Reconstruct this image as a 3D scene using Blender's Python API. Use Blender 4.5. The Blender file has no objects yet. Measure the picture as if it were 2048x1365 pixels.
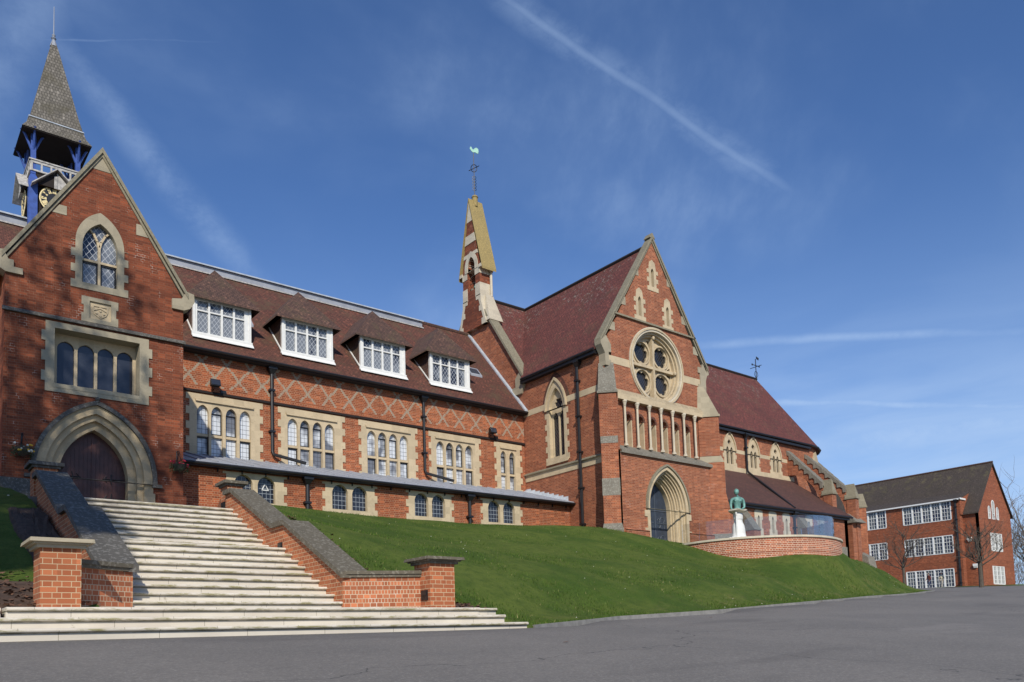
import bpy, bmesh, math, random
from mathutils import Vector, Matrix
from mathutils.geometry import tessellate_polygon
R = math.radians
random.seed(7)
scene = bpy.context.scene
C = scene.collection

# ------------------------------------------------------------------ camera
# world: X runs along the facades to the right, Y into the buildings, Z up, metres, eye at the origin
YAW, PITCH, ROLL, FPX, CX, CY = 0.67812, 0.078969, 0.032251, 1628.945, 1023.41, 1154.05
cam_d = bpy.data.cameras.new("camera"); cam = bpy.data.objects.new("camera", cam_d); C.objects.link(cam)
fwd = Vector((math.sin(YAW), math.cos(YAW), 0)); right = Vector((math.cos(YAW), -math.sin(YAW), 0)); down = Vector((0, 0, -1))
f2 = fwd*math.cos(PITCH) - down*math.sin(PITCH); d2 = down*math.cos(PITCH) + fwd*math.sin(PITCH)
r3 = right*math.cos(ROLL) + d2*math.sin(ROLL); d3 = d2*math.cos(ROLL) - right*math.sin(ROLL)
cam.matrix_world = Matrix(((r3.x, -d3.x, -f2.x, 0), (r3.y, -d3.y, -f2.y, 0), (r3.z, -d3.z, -f2.z, 0), (0, 0, 0, 1)))
cam_d.sensor_width = 36; cam_d.lens = 36*FPX/2048
cam_d.shift_x = -(CX-1024)/2048; cam_d.shift_y = (CY-682.5)/2048
cam_d.clip_start = 0.1; cam_d.clip_end = 3000
scene.camera = cam

# ------------------------------------------------------------------ light
SUN = Vector((-0.62, -1.0, 0.85)).normalized()          # direction towards the sun
sd = bpy.data.lights.new("sun", 'SUN'); sd.energy = 4.3; sd.angle = R(0.5); sd.color = (1.0, 0.93, 0.82)
so = bpy.data.objects.new("sun", sd); C.objects.link(so)
so.rotation_euler = SUN.to_track_quat('Z', 'Y').to_euler(); so.location = (-20, -30, 40)
scene.view_settings.view_transform = 'Standard'; scene.view_settings.look = 'None'
scene.view_settings.gamma = 1.0; scene.view_settings.exposure = 0.0; scene.view_settings.use_curve_mapping = False


class G:
    """small node helper"""
    def __init__(s, tree): s.t = tree
    def n(s, typ, ins=None, **props):
        nd = s.t.nodes.new(typ)
        for k, v in props.items(): setattr(nd, k, v)
        for k, v in (ins or {}).items(): s.put(nd.inputs[k], v)
        return nd
    def put(s, sock, v):
        if isinstance(v, bpy.types.NodeSocket): s.t.links.new(v, sock)
        elif v is not None:
            if hasattr(sock, 'default_value'):
                try: sock.default_value = v
                except Exception: sock.default_value = tuple(v)+(1,) if len(v) == 3 else v
    def m(s, op, a, b=None, c=None, clamp=False):
        nd = s.n('ShaderNodeMath', operation=op, use_clamp=clamp)
        s.put(nd.inputs[0], a)
        if b is not None: s.put(nd.inputs[1], b)
        if c is not None: s.put(nd.inputs[2], c)
        return nd.outputs[0]
    def v(s, op, a, b=None):
        nd = s.n('ShaderNodeVectorMath', operation=op); s.put(nd.inputs[0], a)
        if b is not None: s.put(nd.inputs[1], b)
        return nd.outputs['Value'] if op in ('DOT_PRODUCT', 'LENGTH') else nd.outputs[0]
    def sep(s, a): nd = s.n('ShaderNodeSeparateXYZ'); s.put(nd.inputs[0], a); return nd.outputs
    def comb(s, x, y, z=0.0):
        nd = s.n('ShaderNodeCombineXYZ'); s.put(nd.inputs[0], x); s.put(nd.inputs[1], y); s.put(nd.inputs[2], z); return nd.outputs[0]
    def noise(s, vec, scale, detail=3, rough=0.5, dist=0.0):
        nd = s.n('ShaderNodeTexNoise', {'Vector': vec, 'Scale': scale, 'Detail': detail, 'Roughness': rough, 'Distortion': dist})
        return nd.outputs['Fac']
    def ramp(s, fac, a, b, lo=0.0, hi=1.0):
        nd = s.n('ShaderNodeMapRange', {'Value': fac, 'From Min': a, 'From Max': b, 'To Min': lo, 'To Max': hi}, clamp=True)
        nd.interpolation_type = 'SMOOTHSTEP'; return nd.outputs[0]
    def mix(s, f, a, b, mode='MIX'):
        nd = s.n('ShaderNodeMix', data_type='RGBA', blend_type=mode)
        s.put(nd.inputs[0], f)
        for i, c in ((6, a), (7, b)):
            if isinstance(c, bpy.types.NodeSocket): s.t.links.new(c, nd.inputs[i])
            else: nd.inputs[i].default_value = (*c[:3], 1)
        return nd.outputs[2]


# ------------------------------------------------------------------ world: sky with thin cirrus and contrails
world = bpy.data.worlds.new("World"); scene.world = world; world.use_nodes = True
wt = world.node_tree; wt.nodes.clear(); g = G(wt)
sky = g.n('ShaderNodeTexSky'); sky.sky_type = 'NISHITA'; sky.sun_disc = False
sky.sun_elevation = math.asin(SUN.z); sky.sun_rotation = math.atan2(SUN.x, SUN.y)
sky.altitude = 50; sky.air_density = 1.0; sky.dust_density = 0.35; sky.ozone_density = 3.0
D = g.n('ShaderNodeTexCoord').outputs['Generated']
Dn = g.n('ShaderNodeVectorMath', {0: D}, operation='NORMALIZE').outputs[0]
warp = g.v('ADD', Dn, g.v('SCALE', g.n('ShaderNodeTexNoise', {'Vector': Dn, 'Scale': 5.0, 'Detail': 4.0}).outputs['Color'], None))
wn = warp.node.inputs[1].links[0].from_node; wn.inputs['Scale'].default_value = 0.022
fine = g.noise(g.v('MULTIPLY', Dn, (9, 9, 14)), 1.6, 7, 0.68, 0.1)
def trail(n, m, cosw, w, amp, soft=.02, rag=0.6):
    d = g.m('ABSOLUTE', g.m('SUBTRACT', g.v('DOT_PRODUCT', warp, n), n[0]*0.011+n[1]*0.011+n[2]*0.011))
    al = g.v('DOT_PRODUCT', Dn, m)
    end = g.ramp(al, cosw-soft, cosw+0.010)
    band = g.m('POWER', g.ramp(d, w, 0.0), 1.3)
    tex = g.m('MULTIPLY_ADD', g.ramp(fine, 0.3, 0.7), rag, 1-rag)
    return g.m('MULTIPLY', g.m('MULTIPLY', band, end), g.m('MULTIPLY', tex, amp))
parts = [trail((-.0437, .7529, -.6567), (.6243, .5338, .5704), .984, .032, .25, .012, .8),
         trail((-.0437, .7529, -.6567), (.6243, .5338, .5704), .984, .010, .32, .012, .35),
         trail((-.5857, .5247, -.6178), (.2414, .8405, .4850), .990, .028, .27, .012, .85),
         trail((.2347, .2375, -.9426), (.8259, .4626, .3222), .990, .009, .36),
         trail((.1594, .2290, -.9603), (.8774, .4130, .2441), .985, .008, .42),
         trail((.2038, .0587, -.9772), (.8881, .4089, .2098), .985, .034, .42),
         trail((.1546, .1837, -.9707), (.8654, .4489, .2228), .999, .006, .25),
         trail((.3522, .4997, -.7913), (.1144, .8162, .5663), .9994, .002, .25),
         trail((.9447, .0994, -.3124), (.1009, .8185, .5656), .996, .05, .30)]
tot = parts[0]
for p_ in parts[1:]: tot = g.m('MAXIMUM', tot, p_)
sz = g.sep(Dn)
cir = g.noise(g.v('MULTIPLY', Dn, (1.6, 3.2, 4.5)), 1.3, 5, 0.5, 0.25)
wisp = g.noise(g.v('MULTIPLY', g.v('ADD', Dn, g.comb(0.0, g.m('MULTIPLY', sz[2], .6), 0.0)), (3, 14, 9)), 1.6, 7, 0.62, 0.1)
cirm = g.m('MULTIPLY', g.ramp(cir, 0.38, 0.80), g.m('MULTIPLY_ADD', g.ramp(wisp, .35, .8), .20, .10))
cir2 = g.noise(g.v('MULTIPLY', Dn, (2.2, 2.2, 12)), 1.6, 5, 0.55, 0.4)
low = g.m('MULTIPLY', g.m('MULTIPLY', g.ramp(cir2, 0.36, 0.72), g.ramp(sz[2], 0.42, 0.06)), 0.55)
base = g.m('MULTIPLY', g.ramp(sz[2], 0.50, 0.04), 0.42)
veil = g.m('ADD', g.m('MAXIMUM', g.m('MAXIMUM', tot, cirm), low), base, clamp=True)
skc = g.n('ShaderNodeHueSaturation', {'Color': sky.outputs[0], 'Saturation': 1.0, 'Value': 1.0, 'Hue': 0.5}).outputs[0]
skt = g.mix(1.0, skc, (0.84, 1.09, 1.46), 'MULTIPLY')
col = g.mix(veil, skt, (5.4, 7.3, 10.4))
bg = g.n('ShaderNodeBackground', {'Color': col, 'Strength': 0.088})
g.t.links.new(bg.outputs[0], g.n('ShaderNodeOutputWorld').inputs[0])

# ------------------------------------------------------------------ materials
def new_mat(name):
    m = bpy.data.materials.new(name); m.use_nodes = True; t = m.node_tree; t.nodes.clear()
    g = G(t); out = g.n('ShaderNodeOutputMaterial'); b = g.n('ShaderNodeBsdfPrincipled')
    t.links.new(b.outputs[0], out.inputs[0])
    return m, g, b
def wcoords(g):
    geo = g.n('ShaderNodeNewGeometry'); P = geo.outputs['Position']; N = geo.outputs['True Normal']
    n = g.sep(N); tx = g.m('MULTIPLY', n[1], -1.0)
    t = g.n('ShaderNodeVectorMath', {0: g.comb(tx, n[0], 0.0)}, operation='NORMALIZE').outputs[0]
    u = g.v('DOT_PRODUCT', P, t); z = g.sep(P)[2]
    return P, N, u, z
def bump(g, b, h, strength, dist=0.01):
    bn = g.n('ShaderNodeBump', {'Height': h, 'Strength': strength, 'Distance': dist}); g.put(b.inputs['Normal'], bn.outputs[0])

def brick_mat(name, c1, c2, mortar, dark=0.5, eff=0.0, vr=1.0, lichen=0.0, diaper=False, uv=False, mort=0.010, bw=.225):
    m, g, b = new_mat(name); P, N, u, z = wcoords(g)
    if uv:
        s = g.sep(g.n('ShaderNodeTexCoord').outputs['UV']); u, z = s[0], s[1]
    bt = g.n('ShaderNodeTexBrick', {'Vector': g.comb(u, z, 0.0), 'Color1': (*c1, 1), 'Color2': (*c2, 1), 'Mortar': (*mortar, 1), 'Scale': 1.0,
             'Mortar Size': mort*.5, 'Mortar Smooth': 0.15, 'Bias': -0.1, 'Brick Width': bw, 'Row Height': .075})
    bt.offset = .5; bt.squash = 0.5; bt.squash_frequency = 2
    col = bt.outputs['Color']
    # per-brick and per-course unevenness
    cell = g.comb(g.m('FLOOR', g.m('DIVIDE', u, bw*1.0)), g.m('FLOOR', g.m('DIVIDE', z, .075)))
    wn = g.n('ShaderNodeTexWhiteNoise', {'Vector': cell}, noise_dimensions='2D').outputs[0]
    fac = bt.outputs['Fac']
    rown = g.n('ShaderNodeTexWhiteNoise', {'W': g.m('FLOOR', g.m('DIVIDE', z, .075))}, noise_dimensions='1D').outputs[0]
    col = g.mix(g.ramp(rown, .35, 1.0, 0, .42*vr), col, tuple(x*.55 for x in c1))
    col = g.mix(g.m('MULTIPLY', g.m('SUBTRACT', 1.0, fac), g.ramp(wn, .55, 1.0, 0, .60*vr)), col, tuple(x*.50 for x in c1))
    col = g.mix(g.m('MULTIPLY', g.m('SUBTRACT', 1.0, fac), g.ramp(wn, .28, .0, 0, .55)), col, tuple(min(1, x*1.55) for x in c2))
    big = g.noise(P, 0.42, 5, 0.6); col = g.mix(g.ramp(big, .42, .72, 0, dark), col, tuple(x*.45 for x in c1))
    st = g.noise(g.comb(g.m('MULTIPLY', u, 3.0), g.m('MULTIPLY', z, .5)), 1.0, 4, .6)
    col = g.mix(g.ramp(st, .52, .8, 0, .30*dark+.1), col, (.10, .055, .04))
    wp = g.noise(P, 1.3, 5, .7)
    col = g.mix(g.m('MULTIPLY', g.ramp(wp, .60, .72), g.m('MULTIPLY', fac, .9)), col, (.62, .55, .46))
    if eff:
        e_ = g.noise(g.v('MULTIPLY', P, (1.0, 1.0, .75)), 1.9, 5, .65); col = g.mix(g.m('MULTIPLY', g.ramp(e_, .60, .66, 0, eff), g.ramp(fac, .2, .7)), col, (.75, .66, .55))
    if lichen:
        l = g.noise(P, 7.0, 4, .7); col = g.mix(g.ramp(l, .60, .68, 0, lichen), col, (.5, .5, .45))
    if diaper:
        xs = g.sep(P)[0]
        xq = g.m('MULTIPLY', g.m('FLOOR', g.m('DIVIDE', xs, .056)), .056); zq = g.m('MULTIPLY', g.m('FLOOR', g.m('DIVIDE', z, .075)), .075)
        a = g.m('DIVIDE', g.m('SUBTRACT', xq, 10.134-.05-9.7), .97); c = g.m('DIVIDE', g.m('SUBTRACT', zq, 11.12-11.4), 1.14)
        msk = None
        for op in ('ADD', 'SUBTRACT'):
            f = g.m('FRACT', g.m(op, a, c)); dd = g.m('ABSOLUTE', g.m('SUBTRACT', f, .5)); k = g.m('GREATER_THAN', dd, .5-.058)
            msk = k if msk is None else g.m('MAXIMUM', msk, k)
        rng = g.m('MULTIPLY', g.m('GREATER_THAN', zq, 10.18), g.m('LESS_THAN', zq, 11.36))
        ong = g.m('LESS_THAN', g.sep(P)[1], 31.3)
        k = g.m('MULTIPLY', g.m('MULTIPLY', msk, rng), g.m('MULTIPLY', ong, g.ramp(wn, 1.0, .6, .75, .95)))
        col = g.mix(k, col, g.mix(fac, (.29, .235, .17), (.42, .34, .25)))
    g.put(b.inputs['Base Color'], col); b.inputs['Roughness'].default_value = .9
    h = g.m('ADD', g.m('MULTIPLY', fac, -1.0), g.m('MULTIPLY', wn, .35)); bump(g, b, h, .5, .006)
    return m
def stone_mat(name, c, dirt=(.12, .11, .09), amt=.5, lichen=None, lamt=0, course=.3, rough=.85, top=.6):
    m, g, b = new_mat(name); P, N, u, z = wcoords(g)
    n1 = g.noise(P, 1.4, 6, .65); n2 = g.noise(P, 9, 5, .7)
    col = g.mix(g.ramp(n1, .35, .75, 0, .5), c, tuple(x*.72 for x in c))
    col = g.mix(g.ramp(n2, .5, .8, 0, amt), col, dirt)
    if course:
        cell = g.comb(g.m('FLOOR', g.m('DIVIDE', u, .42)), g.m('FLOOR', g.m('DIVIDE', z, course)))
        wn = g.n('ShaderNodeTexWhiteNoise', {'Vector': cell}, noise_dimensions='2D').outputs[0]
        col = g.mix(g.ramp(wn, .3, 1, 0, .5), col, tuple(x*.68 for x in c))
    up = g.sep(N)[2]; col = g.mix(g.m('MULTIPLY', g.ramp(up, .1, .6), g.ramp(n2, .3, .6, top*.5, top)), col, dirt)
    if lichen: col = g.mix(g.ramp(g.noise(P, 16, 3, .6), .52, .62, 0, lamt), col, lichen)
    g.put(b.inputs['Base Color'], col); b.inputs['Roughness'].default_value = rough
    bump(g, b, g.m('ADD', g.m('MULTIPLY', n2, 1.0), n1), .35, .02)
    return m
def tile_mat(name, c1, c2, moss=(.13, .11, .05), mamt=.4, row=.11, w=.17, gap=.02, mossz=None, light=None):
    m, g, b = new_mat(name); P, N, u, z = wcoords(g)
    nz = g.sep(N)[2]; sl = g.m('SQRT', g.m('MAXIMUM', g.m('SUBTRACT', 1.0, g.m('MULTIPLY', nz, nz)), .02)); v = g.m('DIVIDE', z, sl)
    bt = g.n('ShaderNodeTexBrick', {'Vector': g.comb(u, v, 0.0), 'Color1': (*c1, 1), 'Color2': (*c2, 1), 'Mortar': (*[x*.25 for x in c1], 1), 'Scale': 1.0,
             'Mortar Size': gap*.5, 'Mortar Smooth': 0.3, 'Bias': 0.0, 'Brick Width': w, 'Row Height': row})
    bt.squash = 1.0
    cell = g.comb(g.m('FLOOR', g.m('DIVIDE', u, w*.5)), g.m('FLOOR', g.m('DIVIDE', v, row)))
    wn = g.n('ShaderNodeTexWhiteNoise', {'Vector': cell}, noise_dimensions='2D').outputs[0]
    col = g.mix(g.ramp(wn, .45, 1, 0, .55), bt.outputs['Color'], tuple(x*.45 for x in c1))
    col = g.mix(g.ramp(wn, .1, 0, 0, .6), col, tuple(min(1, x*1.7) for x in c2))
    big = g.noise(P, .55, 5, .62); col = g.mix(g.ramp(big, .45, .72, 0, .55), col, tuple(x*.5 for x in c1))
    mo = g.noise(P, 1.1, 6, .7)
    mf = g.ramp(mo, .48, .68, 0, mamt)
    if mossz: mf = g.m('MULTIPLY', mf, g.ramp(z, mossz[0], mossz[1], .15, 1))
    col = g.mix(mf, col, moss)
    if light: col = g.mix(g.m('MULTIPLY', g.ramp(g.noise(P, 5, 5, .75), .55, .65, 0, .75), g.m('MULTIPLY', g.ramp(z, light[0], light[1]), g.ramp(big, .4, .55))), col, (.30, .27, .23))
    g.put(b.inputs['Base Color'], col); b.inputs['Roughness'].default_value = .85
    saw = g.m('FRACT', g.m('DIVIDE', v, row)); bump(g, b, g.m('ADD', g.m('MULTIPLY', saw, -1.0), g.m('MULTIPLY', wn, .3)), .7, .02)
    return m
def plain(name, c, rough=.6, metal=0, var=.25, scale=3, bmp=0, spec=.5):
    m, g, b = new_mat(name); P = g.n('ShaderNodeNewGeometry').outputs['Position']
    n1 = g.noise(P, scale, 5, .65)
    g.put(b.inputs['Base Color'], g.mix(g.ramp(n1, .3, .75, 0, 1), c, tuple(x*(1-var) for x in c)))
    b.inputs['Roughness'].default_value = rough; b.inputs['Metallic'].default_value = metal; b.inputs['Specular IOR Level'].default_value = spec
    if bmp: bump(g, b, n1, bmp, .01)
    return m
def glass_mat(name, dark, light, kind='square', pitch=.12, lead=(.02, .02, .02), lw=.10, lamt=.5, lz=None, vz=1.3, rough=.08):
    """leaded glazing: dark room, pale blinds behind, lead lines; kind square or diamond"""
    m, g, b = new_mat(name); P, N, u, z = wcoords(g)
    n1 = g.noise(g.comb(g.m('MULTIPLY', u, .9), g.m('MULTIPLY', z, .7), g.sep(P)[1]), 1.1, 3, .5)
    f = g.ramp(n1, .42, .54, 0, lamt)
    if lz: f = g.m('MULTIPLY', f, g.ramp(z, lz[0], lz[1], .1, 1))
    col = g.mix(f, dark, light)
    if kind == 'diamond':
        a = g.m('DIVIDE', u, pitch); c = g.m('DIVIDE', z, pitch*vz); l = [g.m('ADD', a, c), g.m('SUBTRACT', a, c)]
    else: l = [g.m('DIVIDE', u, pitch), g.m('DIVIDE', z, pitch*vz)]
    msk = None
    for q in l:
        k = g.m('LESS_THAN', g.m('FRACT', q), lw); msk = k if msk is None else g.m('MAXIMUM', msk, k)
    col = g.mix(msk, col, lead)
    g.put(b.inputs['Base Color'], col); g.put(b.inputs['Roughness'], g.m('MULTIPLY_ADD', msk, .5, rough))
    cell = g.comb(g.m('FLOOR', l[0]), g.m('FLOOR', l[1])); w = g.n('ShaderNodeTexWhiteNoise', {'Vector': cell}, noise_dimensions='2D').outputs['Color']
    geo = g.n('ShaderNodeNewGeometry').outputs['Normal']
    nn = g.v('ADD', geo, g.v('SCALE', g.v('SUBTRACT', w, (.5, .5, .5)))); nn.node.inputs[1].links[0].from_node.inputs['Scale'].default_value = .07
    g.put(b.inputs['Normal'], g.n('ShaderNodeVectorMath', {0: nn}, operation='NORMALIZE').outputs[0])
    return m

M = {}
BR1, BR2, MO = (.275, .064, .021), (.365, .098, .033), (.50, .33, .20)
M['brick'] = brick_mat('old_brick', BR1, BR2, MO, dark=.35)
M['brick_gable'] = brick_mat('gable_brick', (.19, .044, .016), (.25, .063, .023), (.22, .125, .075), dark=.6, eff=.5, mort=.008)  # wing front brick: base colour lowered to deepen the tree shade, plus dirt
M['brick_diaper'] = brick_mat('diaper_brick', BR1, BR2, MO, dark=.25, diaper=True)
M['brick_chapel'] = brick_mat('chapel_brick', (.245, .064, .027), (.35, .112, .047), (.47, .30, .19), dark=.4, vr=.55)
M['brick_new'] = brick_mat('new_brick', (.34, .098, .036), (.43, .14, .055), (.54, .41, .25), dark=.15, vr=.4, mort=.010)
M['brick_curve'] = brick_mat('terrace_brick', (.32, .068, .026), (.42, .12, .048), (.66, .52, .38), dark=.12, uv=True, mort=.020)
M['brick_newuv'] = brick_mat('curved_brick', (.36, .105, .042), (.44, .15, .065), (.52, .40, .27), dark=.12, uv=True, mort=.012, bw=.1125)
M['brick_block'] = brick_mat('block_brick', (.245, .066, .026), (.31, .090, .036), (.30, .13, .075), dark=.25)
M['stone'] = stone_mat('bath_stone', (.56, .45, .29), amt=.5, dirt=(.20, .16, .10), top=.6)
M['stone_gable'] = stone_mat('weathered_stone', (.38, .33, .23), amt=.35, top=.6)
M['stone_warm'] = stone_mat('door_stone', (.50, .39, .235), amt=.4, dirt=(.15, .13, .09), top=.5)
M['stone_pale'] = stone_mat('pale_stone', (.60, .53, .40), amt=.35, dirt=(.2, .18, .14), top=.5)
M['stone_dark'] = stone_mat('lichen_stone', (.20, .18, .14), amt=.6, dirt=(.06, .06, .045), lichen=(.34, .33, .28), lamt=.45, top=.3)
M['coping'] = stone_mat('coping_stone', (.25, .22, .15), amt=.5, dirt=(.09, .08, .05), lichen=(.36, .34, .25), lamt=.4, top=.3)
M['coping_mid'] = stone_mat('speckled_coping', (.115, .098, .068), amt=.6, dirt=(.06, .055, .04), lichen=(.33, .31, .25), lamt=.32, top=.2, course=0)
M['coping_black'] = stone_mat('black_coping', (.10, .092, .078), amt=.5, dirt=(.04, .04, .035), lichen=(.30, .29, .26), lamt=.35, top=.3)
M['lichen_yellow'] = stone_mat('yellow_lichen_stone', (.30, .225, .085), amt=.8, dirt=(.13, .115, .07), lichen=(.46, .34, .12), lamt=.6, top=.1, course=.0)
M['roof_hall'] = tile_mat('hall_tiles', (.105, .038, .024), (.145, .050, .030), mamt=.55, moss=(.10, .07, .035))
M['roof_dormer'] = tile_mat('dormer_tiles', (.085, .045, .034), (.12, .062, .042), mamt=.5, moss=(.10, .075, .035))
M['roof_chapel'] = tile_mat('chapel_tiles', (.125, .034, .026), (.165, .047, .033), mamt=.18, row=.10, light=(15.5, 18.0))
M['roof_aisle'] = tile_mat('aisle_tiles', (.085, .034, .024), (.105, .042, .030), mamt=.05)
M['roof_block'] = tile_mat('block_tiles', (.060, .046, .036), (.075, .056, .044), mamt=.6, mossz=(18, 22), moss=(.13, .11, .05), row=.14)
M['shingle'] = tile_mat('spire_shingles', (.145, .13, .105), (.20, .18, .15), mamt=.6, row=.14, w=.11, gap=.022, moss=(.075, .065, .035))
M['lead'] = plain('lead_sheet', (.33, .35, .39), .55, .0, .25, 2, spec=.4)
M['lead_pale'] = plain('pale_lead', (.45, .50, .55), .5, 0, .3, 4)
M['black'] = plain('black_iron', (.012, .012, .014), .45)
M['white'] = plain('white_paint', (.78, .78, .74), .45, 0, .12, 6)
M['white_old'] = plain('flaking_white_paint', (.52, .50, .46), .7, 0, .55, 9)
M['blue'] = plain('blue_paint', (.045, .10, .36), .45, 0, .35, 5)
M['soffit'] = plain('dark_soffit', (.018, .012, .010), .9)
M['gold'] = plain('gilding', (.95, .78, .40), .4, .1, .15, 8)
M['clock_black'] = plain('clock_black', (.015, .015, .017), .4)
M['bronze'] = plain('verdigris', (.17, .36, .31), .6, .2, .45, 6, .3)
M['marble'] = stone_mat('white_marble', (.72, .72, .68), amt=.15, dirt=(.4, .38, .33), course=0, top=.1)
M['wood'] = plain('winter_twigs', (.20, .155, .12), .95, 0, .45, .4)
M['verd'] = plain('verdigris_pale', (.30, .58, .45), .6)
M['door_red'] = plain('maroon_door', (.085, .028, .020), .5, 0, .4, 5)
M['door_blue'] = plain('slate_blue_door', (.038, .050, .072), .45, 0, .35, 4)
M['iron_scroll'] = plain('iron_scroll', (.12, .14, .17), .45)
M['g_hall'] = glass_mat('hall_glass', (.15, .16, .185), (.60, .63, .66), pitch=.145, lead=(.03, .03, .035), lw=.08, lamt=1.0, vz=1.25)
M['g_dark'] = glass_mat('dark_glass', (.012, .014, .02), (.05, .055, .07), pitch=.15, lead=(.30, .33, .36), lw=.09, lamt=.3, vz=1.2)
M['g_diam'] = glass_mat('diamond_glass', (.018, .024, .042), (.34, .37, .40), 'diamond', .175, (.46, .48, .50), .10, .5, vz=1.35)
M['g_chapel'] = glass_mat('chapel_glass', (.012, .012, .016), (.04, .04, .05), 'diamond', .15, (.05, .05, .05), .12, .3)
M['g_blue'] = glass_mat('sheet_glass', (.03, .035, .05), (.07, .08, .10), 'square', 9, (.03, .03, .03), .0, .5)
M['g_block'] = glass_mat('school_glass', (.010, .012, .045), (.22, .24, .22), 'square', 99, (0, 0, 0), 0, .5)
m, g, b = new_mat('clear_glass'); gl = g.n('ShaderNodeBsdfGlossy', {'Roughness': .02, 'Color': (.9, .95, 1, 1)}); tr = g.n('ShaderNodeBsdfTransparent', {'Color': (.92, .925, .93, 1)})
fr = g.n('ShaderNodeFresnel', {'IOR': 1.6}); mx = g.n('ShaderNodeMixShader'); ms = g.m('MULTIPLY', fr.outputs[0], .8, clamp=True)
g.put(mx.inputs[0], ms); g.t.links.new(tr.outputs[0], mx.inputs[1]); g.t.links.new(gl.outputs[0], mx.inputs[2])
g.t.links.new(mx.outputs[0], g.t.nodes['Material Output'].inputs[0]); M['clear'] = m
# asphalt
m, g, b = new_mat('asphalt'); P = g.n('ShaderNodeNewGeometry').outputs['Position']
n1 = g.noise(P, 34, 3, .85); n2 = g.noise(P, .35, 6, .68); n3 = g.noise(P, 14, 4, .7)
c = g.mix(g.ramp(n2, .3, .7), (.168, .155, .138), (.132, .123, .111)); c = g.mix(g.ramp(n1, .48, .72, 0, .75), c, (.29, .27, .245)); c = g.mix(g.ramp(n1, .42, .25, 0, .6), c, (.06, .056, .052)); c = g.mix(g.ramp(n3, .3, .6, .35, 0), c, (.075, .07, .068))
pt = g.noise(g.v('MULTIPLY', P, (.16, .55, 1)), 1.0, 4, .55); c = g.mix(g.ramp(pt, .58, .66, 0, .35), c, (.085, .078, .072)); c = g.mix(g.ramp(pt, .36, .30, 0, .3), c, (.24, .22, .20))
vd = g.n('ShaderNodeTexVoronoi', {'Vector': P, 'Scale': 3.2, 'Randomness': 1.0}, feature='F1').outputs['Distance']
c = g.mix(g.ramp(vd, .045, .02, 0, .6), c, (.34, .32, .29))
wv = g.v('ADD', P, g.v('SCALE', g.n('ShaderNodeTexNoise', {'Vector': P, 'Scale': 1.2, 'Detail': 5}).outputs['Color'])); wv.node.inputs[1].links[0].from_node.inputs['Scale'].default_value = 1.2
ck = g.n('ShaderNodeTexVoronoi', {'Vector': wv, 'Scale': .09}, feature='DISTANCE_TO_EDGE').outputs['Distance']
c = g.mix(g.ramp(ck, .0016, .0004, 0, .7), c, (.03, .03, .03))
g.put(b.inputs['Base Color'], c); b.inputs['Roughness'].default_value = .9; bump(g, b, g.m('ADD', n1, g.m('MULTIPLY', n3, .6)), .45, .01); M['asphalt'] = m
# grass ground
m, g, b = new_mat('turf'); P = g.n('ShaderNodeNewGeometry').outputs['Position']
n1 = g.noise(P, .5, 5, .6); n2 = g.noise(P, 3.5, 6, .7); n3 = g.noise(P, 30, 3, .8)
c = g.mix(g.ramp(n1, .36, .60), (.042, .082, .011), (.090, .122, .022)); c = g.mix(g.ramp(n2, .38, .72, 0, .75), c, (.030, .058, .009)); c = g.mix(g.ramp(n3, .4, .75, 0, .6), c, (.105, .138, .030))
yl = g.m('MULTIPLY', g.ramp(g.noise(P, 1.7, 5, .7), .5, .7), g.ramp(g.m('SUBTRACT', g.sep(P)[1], g.m('MULTIPLY', g.sep(P)[0], .25)), 10.8, 8.6)); c = g.mix(g.m('MULTIPLY', yl, .6), c, (.16, .15, .05))
g.put(b.inputs['Base Color'], c); b.inputs['Roughness'].default_value = .95; b.inputs['Specular IOR Level'].default_value = .15
bump(g, b, g.m('ADD', g.m('MULTIPLY', n3, .5), n2), .8, .06); M['turf'] = m
m, g, b = new_mat('grass_blade'); oi = g.n('ShaderNodeNewGeometry'); rn = oi.outputs['Random Per Island']
c = g.mix(rn, (.036, .078, .009), (.085, .135, .022)); c = g.mix(g.ramp(rn, .93, 1.0), c, (.24, .22, .09))
g.put(b.inputs['Base Color'], c); b.inputs['Roughness'].default_value = .8; b.inputs['Specular IOR Level'].default_value = .15; M['blade'] = m
M['soil'] = plain('soil_and_leaf_litter', (.075, .045, .03), .95, 0, .6, 9, .8)
M['litter'] = plain('dead_leaves', (.15, .075, .045), .9, 0, .6, 12)
# limestone steps
m, g, b = new_mat('step_stone'); P, N, u, z = wcoords(g)
n1 = g.noise(P, 1.1, 5, .6); n2 = g.noise(g.v('MULTIPLY', P, (1.2, 1.2, 5)), 3.0, 6, .7)
c = g.mix(g.ramp(n1, .3, .7), (.66, .61, .51), (.55, .50, .42))
cell = g.comb(g.m('FLOOR', g.m('DIVIDE', g.sep(P)[0], 1.15)), g.m('FLOOR', g.m('DIVIDE', z, .15))); wn = g.n('ShaderNodeTexWhiteNoise', {'Vector': cell}, noise_dimensions='2D').outputs[0]
c = g.mix(g.ramp(wn, 0, 1, 0, .28), c, (.48, .42, .33))
jt = g.m('LESS_THAN', g.m('FRACT', g.m('ADD', g.m('DIVIDE', g.sep(P)[0], 1.15), g.m('MULTIPLY', g.m('FLOOR', g.m('DIVIDE', z, .15)), .37))), .008)
c = g.mix(g.m('MULTIPLY', jt, .7), c, (.2, .17, .12))
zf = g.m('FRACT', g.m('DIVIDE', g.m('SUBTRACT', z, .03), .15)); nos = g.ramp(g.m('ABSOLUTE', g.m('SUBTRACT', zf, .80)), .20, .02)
c = g.mix(g.m('MULTIPLY', g.ramp(n2, .43, .62, 0, .95), nos), c, (.23, .205, .075))
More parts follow.
